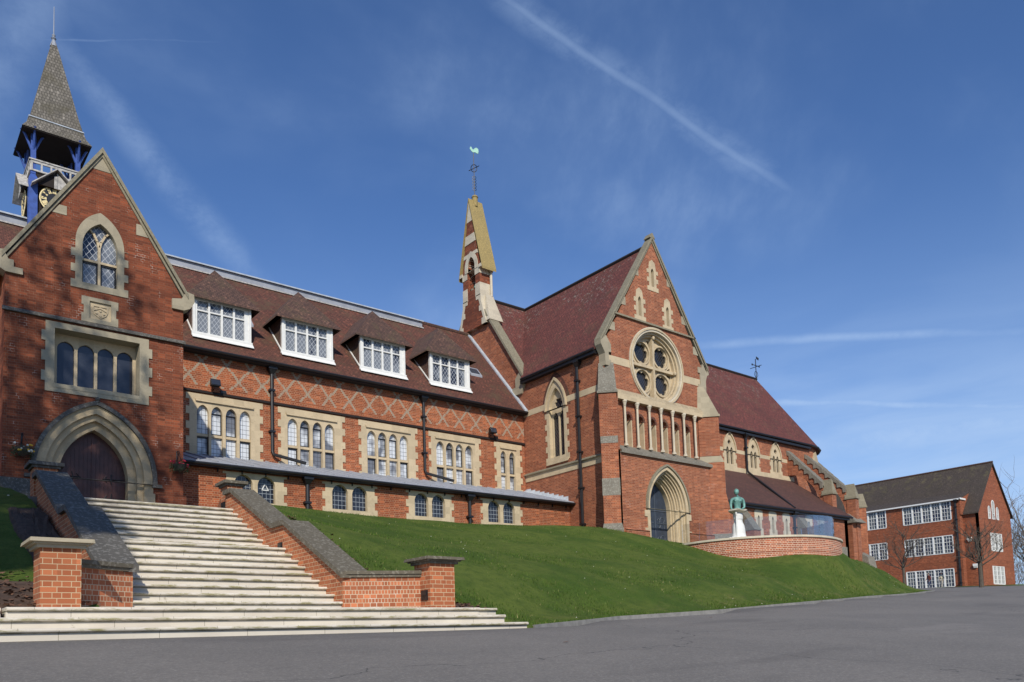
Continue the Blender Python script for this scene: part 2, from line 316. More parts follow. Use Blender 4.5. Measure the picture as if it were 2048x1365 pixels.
und = g.m('MULTIPLY', g.ramp(zf, .50, .60), g.ramp(zf, .72, .66)); c = g.mix(g.m('MULTIPLY', und, g.ramp(n2, .30, .60, .12, .75)), c, (.10, .095, .05))  # dark band under each nosing: its shadow line deepened in the colour, with dirt
c = g.mix(g.ramp(g.noise(P, 5, 6, .75), .60, .74, 0, .6), c, (.20, .165, .11))
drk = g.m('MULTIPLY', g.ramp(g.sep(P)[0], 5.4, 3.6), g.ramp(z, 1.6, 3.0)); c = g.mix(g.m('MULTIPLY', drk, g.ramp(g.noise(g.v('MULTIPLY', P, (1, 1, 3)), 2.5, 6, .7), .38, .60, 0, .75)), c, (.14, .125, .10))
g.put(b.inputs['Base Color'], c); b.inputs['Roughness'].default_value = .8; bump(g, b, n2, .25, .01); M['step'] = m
M['twig'] = plain('twigs', (.16, .125, .095), .9, 0, .4, 3)
M['bark'] = plain('bark', (.105, .085, .062), .9, 0, .5, 6, .5)
M['foliage'] = plain('leaves', (.04, .075, .02), .7, 0, .5, 2)
M['foliage2'] = plain('basket_leaves', (.035, .07, .02), .7, 0, .4, 9)
M['petal_red'] = plain('red_petals', (.6, .02, .05), .6)
M['petal_white'] = plain('white_petals', (.75, .72, .6), .6)
M['petal_yellow'] = plain('yellow_petals', (.75, .42, .03), .6)
M['path'] = plain('forecourt_paving', (.13, .125, .12), .9, 0, .3, 3)
M['kerb'] = plain('kerb_stone', (.26, .25, .23), .9, 0, .35, 5)
M['skin'] = plain('skin', (.5, .28, .19), .6); M['hair'] = plain('dark_hair', (.03, .02, .015), .7)
M['jumper'] = plain('rust_jumper', (.20, .05, .03), .9); M['jeans'] = plain('grey_jeans', (.10, .12, .17), .9)
M['cream'] = plain('cream_jacket', (.62, .55, .38), .9); M['darkc'] = plain('dark_trousers', (.05, .045, .05), .9); M['pale'] = plain('pale_trousers', (.5, .45, .36), .9)

# ------------------------------------------------------------------ object helpers
OFF = {}
def setp(o, label=None, cat=None, group=None, kind=None):
    for k, v in (('label', label), ('category', cat), ('group', group), ('kind', kind)):
        if v: o[k] = v
    return o
def thing(name, label, cat, loc, group=None):
    o = bpy.data.objects.new(name, None); C.objects.link(o); o.location = loc; OFF[o.name] = Vector(loc)
    o.empty_display_size = .3
    return setp(o, label, cat, group)
SPLIT = {'kneeler_stone', 'stone_band', 'niche_jamb', 'niche_arch', 'coping', 'jamb_shaft', 'hood_mould', 'casement', 'plinth', 'hinge', 'stone_dressing', 'curved_coping', 'string_course', 'pier_base_stone', 'cheek', 'offset_stone', 'shaft_and_slope', 'buttress', 'numerals_', 'relieving_arch', 'soffit', 'side_wall', 'rear_wall'}
def islands(bm):
    seen = set(); out = []
    for v in bm.verts:
        if v in seen: continue
        st_ = [v]; seen.add(v); isl = []
        while st_:
            a = st_.pop(); isl.append(a)
            for e in a.link_edges:
                b_ = e.other_vert(a)
                if b_ not in seen: seen.add(b_); st_.append(b_)
        out.append(isl)
    return out
def obj(name, bm, mat, parent=None, smooth=False, label=None, cat=None, kind=None, group=None, recalc=True, origin=None):
    if parent and name in SPLIT:
        isl = islands(bm)
        if 1 < len(isl) <= 16:
            first = None; vs_ = [[(v.co.copy()) for v in i_] for i_ in isl]; fs_ = []
            for i_ in isl:
                ix = {v: k for k, v in enumerate(i_)}; ff = {f for v in i_ for f in v.link_faces}; fs_.append([([ix[v] for v in f.verts], f.material_index) for f in ff])
            bm.free()
            for vv, ff in zip(vs_, fs_):
                b2 = bmesh.new(); nv = [b2.verts.new(c) for c in vv]
                for idx, mi in ff: b2.faces.new([nv[k] for k in idx]).material_index = mi
                o = obj1(name, b2, mat, parent, smooth, recalc=recalc); first = first or o
            return first
    return obj1(name, bm, mat, parent, smooth, label, cat, kind, group, recalc, origin)
def obj1(name, bm, mat, parent=None, smooth=False, label=None, cat=None, kind=None, group=None, recalc=True, origin=None):
    if recalc: bmesh.ops.recalc_face_normals(bm, faces=bm.faces)
    off = OFF[parent.name] if parent else Vector(origin or (0, 0, 0))
    if off.length > 0: bmesh.ops.translate(bm, verts=bm.verts, vec=-off)
    me = bpy.data.meshes.new(name); bm.to_mesh(me); bm.free()
    mats = mat if isinstance(mat, (list, tuple)) else [mat]
    for mm in mats: me.materials.append(M[mm])
    if smooth:
        for p in me.polygons: p.use_smooth = True
    o = bpy.data.objects.new(name, me); C.objects.link(o)
    if parent: o.parent = parent
    elif off.length > 0: o.location = off
    OFF[o.name] = off.copy()
    return setp(o, label, cat, group, kind)
def FY(c): return (Vector((0, c, 0)), Vector((1, 0, 0)), Vector((0, 0, 1)), Vector((0, 1, 0)))
def FX(c): return (Vector((c, 0, 0)), Vector((0, 1, 0)), Vector((0, 0, 1)), Vector((1, 0, 0)))
def FA(o, u, n): return (Vector(o), Vector(u).normalized(), Vector((0, 0, 1)), Vector(n).normalized())
def plate(bm, F, outer, holes=(), d0=0.0, d1=.2, mi=0, back=True):
    """a slab cut from a 2D outline with holes, extruded from depth d0 to d1 along the frame's inward normal"""
    o, u, v, n = F
    rings = [list(outer)] + [list(h) for h in holes]
    tris = tessellate_polygon([[Vector((p[0], p[1], 0)) for p in r] for r in rings])
    flat = [p for r in rings for p in r]
    vs = [[bm.verts.new(o+u*p[0]+v*p[1]+n*d) for p in flat] for d in ((d0, d1) if back else (d0,))]
    for t in tris:
        for k, vv in enumerate(vs):
            try: bm.faces.new([vv[i] for i in t]).material_index = mi
            except ValueError: pass
    if not back: vs.append([bm.verts.new(o+u*p[0]+v*p[1]+n*d1) for p in flat])
    i0 = 0
    for r in rings:
        L = len(r)
        for i in range(L):
            a, b2 = i0+i, i0+(i+1) % L
            try: bm.faces.new([vs[0][a], vs[0][b2], vs[1][b2], vs[1][a]]).material_index = mi
            except ValueError: pass
        i0 += L
    return bm
def box(bm, x0, x1, y0, y1, z0, z1, mi=0):
    vs = [bm.verts.new((x, y, z)) for x in (x0, x1) for y in (y0, y1) for z in (z0, z1)]
    for f in ((0, 1, 3, 2), (4, 6, 7, 5), (0, 4, 5, 1), (2, 3, 7, 6), (0, 2, 6, 4), (1, 5, 7, 3)):
        bm.faces.new([vs[i] for i in f]).material_index = mi
    return bm
def fbox(bm, F, u0, u1, v0, v1, d0, d1, mi=0):
    return plate(bm, F, [(u0, v0), (u1, v0), (u1, v1), (u0, v1)], (), d0, d1, mi)
def slab(bm, pts, th, mi=0, dirv=(0, 0, -1)):
    d = Vector(dirv)*th; a = [bm.verts.new(p) for p in pts]; b2 = [bm.verts.new(Vector(p)+d) for p in pts]; L = len(pts)
    bm.faces.new(a).material_index = mi; bm.faces.new(b2[::-1]).material_index = mi
    for i in range(L): bm.faces.new([a[i], b2[i], b2[(i+1) % L], a[(i+1) % L]]).material_index = mi
    return bm
def solid(bm, bot, top, mi=0):
    a = [bm.verts.new(p) for p in bot]; b2 = [bm.verts.new(p) for p in top]; L = len(a)
    bm.faces.new(a[::-1]).material_index = mi; bm.faces.new(b2).material_index = mi
    for i in range(L): bm.faces.new([a[i], a[(i+1) % L], b2[(i+1) % L], b2[i]]).material_index = mi
    return bm
def tube(bm, pts, rad, n=8, mi=0, cap=True):
    pts = [Vector(p) for p in pts]; rad = rad if isinstance(rad, (list, tuple)) else [rad]*len(pts); prev = None; rings = []
    for i, p in enumerate(pts):
        t = (pts[min(i+1, len(pts)-1)]-pts[max(i-1, 0)]).normalized()
        ref = Vector((0, 0, 1)) if abs(t.z) < .9 else Vector((1, 0, 0))
        if prev is not None and (prev - t*prev.dot(t)).length > .1: a = (prev - t*prev.dot(t)).normalized()
        else: a = t.cross(ref).normalized()
        prev = a; b2 = t.cross(a)
        rings.append([bm.verts.new(p + (a*math.cos(2*math.pi*k/n)+b2*math.sin(2*math.pi*k/n))*rad[i]) for k in range(n)])
    for r0, r1 in zip(rings, rings[1:]):
        for k in range(n): bm.faces.new([r0[k], r0[(k+1) % n], r1[(k+1) % n], r1[k]]).material_index = mi
    if cap: bm.faces.new(rings[0][::-1]).material_index = mi; bm.faces.new(rings[-1]).material_index = mi
    return bm
def lathe(bm, c, prof, n=16, mi=0, sx=1, sy=1):
    rings = [[bm.verts.new((c[0]+r*sx*math.cos(2*math.pi*k/n), c[1]+r*sy*math.sin(2*math.pi*k/n), c[2]+z)) for k in range(n)] for r, z in prof]
    for r0, r1 in zip(rings, rings[1:]):
        for k in range(n): bm.faces.new([r0[k], r0[(k+1) % n], r1[(k+1) % n], r1[k]]).material_index = mi
    bm.faces.new(rings[0][::-1]).material_index = mi; bm.faces.new(rings[-1]).material_index = mi
    return bm
def blob(bm, c, r, seg=8, mi=0):
    mt = Matrix.Translation(c) @ Matrix.Diagonal((r[0], r[1], r[2], 1)); res = bmesh.ops.create_uvsphere(bm, u_segments=seg, v_segments=max(4, seg*2//3), radius=1, matrix=mt)
    for v in res['verts']:
        for f in v.link_faces: f.material_index = mi
NB = lambda: bmesh.new()
def pointed(xc, a, z0, zs, h, n=8, flat=False):
    """outline of an arched opening from bottom left round to bottom right"""
    pts = []
    if h >= a*1.001 and not flat:
        d = (h*h-a*a)/(2*a); rr = a+d; t1 = math.atan2(h, d)
        L = [(xc+d-rr*math.cos(t1*i/n), zs+rr*math.sin(t1*i/n)) for i in range(n+1)]
    else:
        L = []
        for i in range(n+1):
            t = i/n; L.append((xc-a*(1-t)**2-a*.88*2*t*(1-t), zs+h*.82*2*t*(1-t)+h*t*t))
    Rr = [(2*xc-p[0], p[1]) for p in L[:-1]][::-1]
    return [(xc-a, z0)]*(z0 < zs) + L + Rr + [(xc+a, z0)]*(z0 < zs)
def rectp(a, b, c, d): return [(a, c), (b, c), (b, d), (a, d)]
def quoined(x0, x1, z0, z1, step=.30, t=.12, top=None, ph=0):
    """rectangle with toothed sides; top = optional list replacing the top edge (left to right)"""
    Ls, Rs = [], []; z = z0; k = ph
    while z < z1-1e-6:
        zz = min(z+step, z1); e = t if k % 2 == 0 else 0
        Ls += [(x0-e, z), (x0-e, zz)]; Rs += [(x1+e, z), (x1+e, zz)]; z = zz; k += 1
    return Rs + (list(top)[::-1] if top else []) + Ls[::-1]
def circle(xc, zc, r, n=32, ph=0): return [(xc+r*math.cos(2*math.pi*i/n+ph), zc+r*math.sin(2*math.pi*i/n+ph)) for i in range(n)]
def glass(F, outer, d, mat, parent, name='glass'):
    bm = plate(NB(), F, outer, (), d, d+.03); return obj(name, bm, mat, parent)

# ------------------------------------------------------------------ terrain (thin-plate interpolation of surveyed spots)
CP = [(0, 0, -1.45), (-8, 0, -1.55), (-8, 11, 0.12), (10, -10, -1.9), (-25, -25, -3), (-25, 11.5, -.1), (-40, 0, -1.6), (4.6, 5.8, -.40), (1.0, 7.6, -.24), (8.9, 3.1, -.58),
      (1.8, 10.8, .16), (5, 10.8, .175), (9.2, 10.9, .215), (0, 10.8, .15), (9.84, 11.5, .27), (10.9, 12.0, .36), (13.3, 12.8, .55), (14.5, 10, .30), (20, 8, .2), (30, 0, -.2), (21.65, 13.4, .87), (30, 15.6, 1.25),
      (41.3, 18.5, 1.85), (60, 28, 2.72), (80, 36, 3.62), (100, 42, 4.5), (52, 23, 2.25), (48, 20.5, 2.02), (48, 17, 1.9), (56, 20, 2.25), (114, 46, 5.28), (70, 24, 2.85), (95, 32.5, 3.9), (60, 5, 1.9), (100, 0, 3.2), (120, 43, 5.3), (150, 60, 6.5), (150, 0, 5), (150, 110, 9), (110, 90, 6), (50, -30, -1), (0, -60, -4), (100, -60, 0),
      (9.5, 27.9, 5.02), (12.6, 27.9, 5.03), (19, 27.9, 4.93), (26, 27.9, 4.74), (25.0, 24.6, 4.70), (27.6, 24.9, 4.52), (29.4, 25, 4.42), (30.8, 24.8, 4.30), (27.7, 23.8, 4.10), (27.1, 22.3, 3.90), (26.85, 21.3, 3.52), (27.0, 20.5, 3.12), (27.6, 19.4, 2.87), (28.5, 18.3, 2.84), (29.6, 17.6, 2.80), (31.0, 17.3, 2.76), (32.6, 17.4, 2.80), (34.0, 17.9, 2.95),
      (35.6, 19.4, 3.2), (37.4, 20.0, 3.32), (40.5, 20.9, 3.12), (42.7, 20.5, 2.52), (43.2, 19.9, 2.15), (34, 16.5, 1.40), (38, 17.4, 1.60), (26, 14.7, 1.04), (41.5, 18.5, 1.80), (45, 20.0, 1.95), (46, 24, 2.5), (48, 26, 2.9), (54, 28, 3.0), (55, 40, 4.6), (38, 22.5, 3.0), (33, 22, 3.5), (36, 24, 3.5),
      (7.3, 12.7, .72), (7.3, 15, 1.75), (7.4, 18, 3.05), (7.6, 20, 3.6), (8, 24, 4.5), (10.5, 20, 3.15), (18, 20, 2.95), (24, 19.5, 2.8), (12, 16, 1.95), (18, 16, 1.75), (24, 16, 1.75),
      (2.4, 12.6, .70), (0, 12.4, .62), (-4, 12.4, .6), (2.3, 15, 1.7), (2.3, 18, 2.9), (2.2, 22, 3.9), (2, 26, 4.85), (-4, 26, 4.9), (-3, 19, 2.9), (-15, 20, 2.8), (-20, 30, 5), (5, 45, 5), (25, 50, 5), (30, 80, 6), (-30, 60, 6)]
RP = [(0, 0, -1.45), (-8, 0, -1.55), (-8, 11, 0.12), (10, -10, -1.9), (-25, -25, -3), (-25, 11.5, -.1), (-40, 0, -1.6), (4.6, 5.8, -.40), (1.0, 7.6, -.24), (8.9, 3.1, -.58), (14.5, 9, .24), (20, 8, .25), (30, 0, -.1),
      (1.8, 10.8, .16), (5, 10.8, .175), (9.2, 10.9, .215), (0, 10.8, .15), (9.84, 11.5, .27), (10.9, 12.0, .33), (13.3, 12.8, .46), (17, 12.9, .60), (21.65, 13.4, .84), (26, 14.7, 1.04), (30, 15.6, 1.24), (34, 16.5, 1.41), (38, 17.4, 1.60), (41.3, 18.4, 1.79), (45, 20, 1.97), (48, 20.5, 2.08),
      (52, 23, 2.32), (60, 28, 2.78), (56, 20, 2.35), (48, 15, 1.9), (80, 36, 3.68), (100, 42, 4.62), (114, 46, 5.25), (70, 24, 2.9), (95, 32.5, 3.95), (60, 5, 2.1), (100, 0, 3.4), (120, 43, 5.3), (150, 60, 6.5), (150, 0, 5), (150, 110, 9), (110, 90, 6.5), (50, -30, -1), (0, -60, -4), (100, -60, 0), (60, 50, 4.2), (30, 50, 3.5), (0, 40, 3), (-30, 60, 5), (30, 80, 6), (20, 25, 1.8)]
def tps_fit(P, reg=.04):
    n = len(P); A = [[0.0]*(n+4) for _ in range(n+3)]
    def U(r2): return 0 if r2 < 1e-9 else r2*math.log(r2)*.5
    for i in range(n):
        for j in range(n): A[i][j] = U((P[i][0]-P[j][0])**2+(P[i][1]-P[j][1])**2)
        A[i][i] += reg
        A[i][n], A[i][n+1], A[i][n+2] = 1, P[i][0], P[i][1]; A[n][i], A[n+1][i], A[n+2][i] = 1, P[i][0], P[i][1]; A[i][n+3] = P[i][2]
    N = n+3
    for c in range(N):
        p = max(range(c, N), key=lambda r: abs(A[r][c])); A[c], A[p] = A[p], A[c]
        iv = 1/A[c][c]
        for r in range(c+1, N):
            f = A[r][c]*iv
            if f:
                Ar, Ac = A[r], A[c]
                for k in range(c, N+1): Ar[k] -= f*Ac[k]
    x = [0]*N
    for r in range(N-1, -1, -1): x[r] = (A[r][N]-sum(A[r][k]*x[k] for k in range(r+1, N)))/A[r][r]
    return x
TW = tps_fit(CP); TR = tps_fit(RP, .3)
def ev(W, P, x, y):
    xx, yy = min(max(x, -40), 150), min(max(y, -60), 110)
    s = W[-3]+W[-2]*xx+W[-1]*yy
    for (px, py, _), w in zip(P, W):
        r2 = (xx-px)**2+(yy-py)**2
        if r2 > 1e-9: s += w*r2*math.log(r2)*.5
    return s
def H(x, y):
    d = (y-edge_y(x)) if -30 < x <= 45 else -1
    if d <= 0 and not (x < 2.62 and y > 12.2): return ev(TR, RP, x, y)
    h = ev(TW, CP, x, y)
    if x < 9.9: return h
    t = min(1, max(0, d/2.2)); t = t*t*(3-2*t)
    if x > 41: t = max(t, 0) 
    return ev(TR, RP, x, y)*(1-t)+h*t
def H_old(x, y):
    xx, yy = min(max(x, -40), 150), min(max(y, -60), 110)
    s = TW[-3]+TW[-2]*xx+TW[-1]*yy
    for (px, py, _), w in zip(CP, TW):
        r2 = (xx-px)**2+(yy-py)**2
        if r2 > 1e-9: s += w*r2*math.log(r2)*.5
    d = math.hypot(x-xx, y-yy)
    return s - min(d*.0, 5)
# grass edge along the road, in plan
EDGE = [(9.25, 11.12), (9.9, 11.5), (10.9, 11.9), (13.3, 12.75), (17, 12.9), (21.65, 13.45), (25.5, 14.6), (30, 15.7), (34, 16.6), (38, 17.5), (41.3, 18.45), (43.0, 19.0), (44.0, 20.0), (44.6, 22), (45, 28)]
def edge_y(x):
    if x <= EDGE[0][0]: return EDGE[0][1]
    for a, b2 in zip(EDGE, EDGE[1:]):
        if a[0] <= x <= b2[0]: t = (x-a[0])/(b2[0]-a[0]); return a[1]+t*(b2[1]-a[1])
    return 99
def grid(name, xs, ys, zf, mat, keep=None, **kw):
    bm = NB(); V = {}
    for i, x in enumerate(xs):
        for j, y in enumerate(ys): V[i, j] = (x, y)
    vs = {}
    def gv(i, j):
        if (i, j) not in vs:
            x, y = V[i, j]; vs[i, j] = bm.verts.new((x, y, zf(x, y)))
        return vs[i, j]
    for i in range(len(xs)-1):
        for j in range(len(ys)-1):
            cx, cy = (xs[i]+xs[i+1])/2, (ys[j]+ys[j+1])/2
            if keep is None or keep(cx, cy): bm.faces.new([gv(i, j), gv(i+1, j), gv(i+1, j+1), gv(i, j+1)])
    return obj(name, bm, mat, smooth=True, **kw)
def lin(a, b, n): return [a+(b-a)*i/n for i in range(n+1)]
xs = [-900, -400, -150, -80, -40] + lin(-30, 60, 90)+lin(62, 150, 44) + [200, 400, 1200, 2500]
ys = [-900, -300, -120, -60] + lin(-40, 40, 80) + lin(42, 110, 34) + [160, 400, 1200, 2500]
def HR(x, y):
    d = y-edge_y(x) if -30 < x <= 45 else -1
    return H(x, y)-(.9 if d > .6 else (.12 if d > .05 else 0))
road = grid('road', xs, ys, HR, 'asphalt', kind='structure')
setp(road, 'grey asphalt road rising to the right past the lawn')

# lawn: follows the curved road edge exactly; columns run from the edge up the bank
def lawn_strip(name, xs, y_lo, y_hi, ny, lift, mat, **kw):
    bm = NB(); cols = []
    for x in xs:
        lo, hi = y_lo(x), y_hi(x); col = []
        col.append(bm.verts.new((x, lo, H(x, lo)-.25)))
        for j in range(ny+1):
            t = (j/ny)**1.15; y = lo+(hi-lo)*t
            zz = H(x, y)+lift*min(1, .35+6*t)
            zz += .025*math.sin(x*1.3+y*.9)+.018*math.sin(x*.7-y*2.1)+.012*math.sin(3.1*x+2.3*y) if t > .02 else 0
            col.append(bm.verts.new((x, y, zz)))
        cols.append(col)
    for a, b2 in zip(cols, cols[1:]):
        for j in range(ny+1): bm.faces.new([a[j], b2[j], b2[j+1], a[j+1]])
    return obj(name, bm, mat, smooth=True, **kw)
CW = [(27.42, 22.3), (27.36, 21.6), (27.45, 20.7), (27.85, 19.7), (28.6, 18.82), (29.6, 18.12), (30.6, 17.85), (31.9, 17.9), (33.3, 18.35), (34.4, 19.1), (35.2, 20.2), (35.6, 21.6)]
def y_top(x):
    if x < 9.6: return 19.05+(x-7.15)*3.6
    if x < 26.3: return 28.05
    if x < 34: return 25.4
    return min(31, 27.4+(x-34)*.1) if x < 60 else 40
lawn_xs = lin(7.15, 9.26, 8) + [9.28, 9.5, 9.7, 9.9, 10.15, 10.37, 10.39] + lin(10.6, 44.8, 120)
def y_low(x): return 12.62 if x < 8.6 else (12.35 if x < 9.27 else edge_y(x))
lawn = lawn_strip('lawn', lawn_xs, y_low, y_top, 60, .05, 'turf', kind='structure')
setp(lawn, 'sunlit green grass bank below the school and chapel')
lawn2 = lawn_strip('lawn', lin(-30, 2.62, 60), lambda x: 12.3, lambda x: 26.5, 30, .05, 'turf', kind='structure')
setp(lawn2, 'shaded dark grass bank left of the steps')
lawn3 = lawn_strip('lawn', lin(104, 150, 20), lambda x: 36.5+(x-104)*.02, lambda x: 47, 6, .04, 'turf', kind='structure')
setp(lawn3, 'strip of grass in front of the far brick block')
# kerb: row of edging stones following the grass
bm = NB()
KE = []
for a, b2 in zip(EDGE, EDGE[1:]):
    for i in range(8): KE.append((a[0]+(b2[0]-a[0])*i/8, a[1]+(b2[1]-a[1])*i/8))
for a, b2 in zip(KE[4:], KE[5:]):
    w = .05 if a[0] < 24 else .11; hgt = .03 if a[0] < 24 else .035
    za, zb = H(*a), H(*b2)
    solid(bm, [(a[0], a[1]-w, za-.2), (b2[0], b2[1]-w, zb-.2), (b2[0], b2[1]+.02, zb-.2), (a[0], a[1]+.02, za-.2)], [(a[0], a[1]-w, za+hgt), (b2[0], b2[1]-w, zb+hgt), (b2[0], b2[1]+.02, zb+hgt), (a[0], a[1]+.02, za+hgt)])
setp(obj('kerb', bm, 'kerb', kind='structure'), 'low stone edging between road and grass')
# short grass blades on the bank
bm = NB(); rr = random.Random(3)
def inside_terrace(x, y): return x > 27.2 and 17.8 < y < 25 and x < 36 and ((x-31.5)/4.3)**2+((y-21.5)/4.0)**2 < 1.0
cnt = 0
while cnt < 42000:
    x = rr.uniform(7.3, 44); lo = y_low(x); hi = y_top(x); t = rr.random()**1.6; y = lo+.03+(hi-lo-.05)*t
    if inside_terrace(x, y): continue
    if rr.random() > min(1, (16/(abs(x)*.6+y*.75))**1.2): continue
    tt = ((y-lo)/(hi-lo)); z = H(x, y)+.05*min(1, .35+6*tt)
    h = rr.uniform(.02, .055)*(1.5 if rr.random() < .06 else 1); w = rr.uniform(.006, .014); a = rr.uniform(0, 6.28); lx, ly = rr.uniform(-.03, .03), rr.uniform(-.03, .03)
    vs = [bm.verts.new((x-w*math.cos(a), y-w*math.sin(a), z-.02)), bm.verts.new((x+w*math.cos(a), y+w*math.sin(a), z-.02)), bm.verts.new((x+lx, y+ly, z+h))]
    bm.faces.new(vs); cnt += 1
setp(obj('grass', bm, 'blade', recalc=False, kind='stuff'), 'short grass blades on the sunlit bank', 'grass')
bm = NB()
for _ in range(70):
    x = rr.uniform(8, 40); y = y_low(x)+(y_top(x)-y_low(x)-1)*rr.random()**1.8
    if inside_terrace(x, y): continue
    z = H(x, y)+.07; blob(bm, (x, y, z), (.014, .014, .008), 5)
for _ in range(14):
    x = rr.uniform(-3, 2.4); y = rr.uniform(14, 24); blob(bm, (x, y, H(x, y)+.07), (.022, .022, .012), 5)
setp(obj('daisies', bm, 'petal_white', kind='stuff'), 'tiny white daisies scattered over the grass bank', 'flowers')
# soil beds with dead leaves beside the stair walls
def bed(x0, x1, y0, y1, label):
    bm = NB(); n = 14; V = {}
    for i in range(n+1):
        for j in range(n+1):
            x, y = x0+(x1-x0)*i/n, y0+(y1-y0)*j/n; e = min(i, n-i, j, n-j)
            V[i, j] = bm.verts.new((x+rr.uniform(-.04, .04), y, H(x, y)+(.075+rr.uniform(-.01, .035) if e > 1 else -.03)))
    for i in range(n):
        for j in range(n): bm.faces.new([V[i, j], V[i+1, j], V[i+1, j+1], V[i, j+1]])
    setp(obj('soil_bed', bm, 'soil', kind='structure'), label)
bed(7.0, 7.75, 12.8, 17.9, 'soil strip between the right stair wall and the grass')
bed(8.2, 9.2, 12.2, 12.75, 'soil patch behind the right gate pier')
bed(1.0, 2.5, 12.15, 13.6, 'soil bed behind the left gate pier')
bed(2.0, 2.75, 13.6, 18.0, 'soil strip along the left stair wall')
bm = NB()
for _ in range(900):
    k = rr.random()
    if k < .5: x, y = rr.uniform(7.0, 7.8)+abs(rr.gauss(0, .15)), rr.uniform(12.9, 17.9)
    elif k < .62: x, y = rr.uniform(8.4, 9.3), rr.uniform(12.2, 12.7)
    else: x, y = rr.uniform(.8, 2.6), rr.uniform(12.2, 13.8)
    z = H(x, y)+.10; s = rr.uniform(.02, .05); a = rr.uniform(0, 6.3)
    q = [Vector((s*math.cos(a+i*1.57), s*.7*math.sin(a+i*1.57), rr.uniform(-.02, .03))) for i in range(4)]
    bm.faces.new([bm.verts.new(Vector((x, y, z))+v) for v in q])
setp(obj('leaf_litter', bm, 'litter', recalc=False, kind='stuff'), 'dead leaves and dry stalks on the soil beside the steps', 'leaves')
# ------------------------------------------------------------------ steps
st = thing('stone_steps', 'broad flight of pale limestone steps, mossy noses, rising from the road to the arched door', 'steps', (4.9, 12, .2))
XL, XR = 3.15, 6.55
def add_step(name, x0, x1, yf, yb, z, r=.15, bull=.042):
    """riser set back under a rounded nosing; top of the tread at z"""
    bm = NB(); box(bm, x0+.0, x1-.0, yf+bull+.01, yb, z-r-.02, z-.045)
    pr = []
    for i in range(7):
        a = math.pi/2+math.pi*i/6; pr.append((yf+.028+.028*math.cos(a), z-.026+.026*math.sin(a)))
    pr += [(yb, z-.052), (yb, z)]
    F = (Vector((0, 0, 0)), Vector((0, 1, 0)), Vector((0, 0, 1)), Vector((1, 0, 0)))
    plate(bm, F, pr, (), x0, x1)
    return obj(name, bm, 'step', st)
rs = random.Random(5)
# three long steps and the end blocks
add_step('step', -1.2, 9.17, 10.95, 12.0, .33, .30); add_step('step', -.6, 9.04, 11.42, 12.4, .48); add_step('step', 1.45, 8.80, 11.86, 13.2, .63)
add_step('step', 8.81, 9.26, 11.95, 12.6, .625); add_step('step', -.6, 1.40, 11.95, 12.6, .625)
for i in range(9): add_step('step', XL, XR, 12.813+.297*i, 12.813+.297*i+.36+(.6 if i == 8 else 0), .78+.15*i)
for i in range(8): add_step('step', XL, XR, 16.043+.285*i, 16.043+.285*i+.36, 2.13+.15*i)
bm = NB(); solid(bm, [(2.6, 18.35, 2), (7.0, 18.35, 2), (9.25, 26.6, 2), (2.6, 26.6, 2)], [(2.6, 18.35, 3.17), (7.0, 18.35, 3.17), (9.25, 26.6, 4.3), (2.6, 26.6, 4.3)])
solid(bm, [(8.0, 26.61, 2.4), (9.25, 26.61, 2.4), (9.6, 28.0, 2.4), (8.0, 28.0, 2.4)], [(8.0, 26.61, 4.3), (9.25, 26.61, 4.3), (9.6, 28.0, 4.45), (8.0, 28.0, 4.45)])
setp(obj('path', bm, 'path', kind='structure'), 'paved forecourt between the top of the steps and the arched door')

rw_ = thing('retaining_wall', 'low brick retaining wall between forecourt and the upper grass by the lean-to', 'garden wall', (10.4, 23, 3.2))
bm = NB(); ys_ = [18.9+i*.5 for i in range(19)]
pr = [(7.10+(y-19.05)/3.6, y, min(4.9, H(7.3+(y-19.05)/3.6, y)+.06)) for y in ys_]
for a, b2 in zip(pr, pr[1:]): solid(bm, [(a[0], a[1], 2.4), (a[0]+.14, a[1], 2.4), (b2[0]+.14, b2[1], 2.4), (b2[0], b2[1], 2.4)], [a, (a[0]+.14, a[1], a[2]), (b2[0]+.14, b2[1], b2[2]), b2])
bmesh.ops.remove_doubles(bm, verts=bm.verts, dist=.001); obj('wall', bm, 'brick_new', rw_)
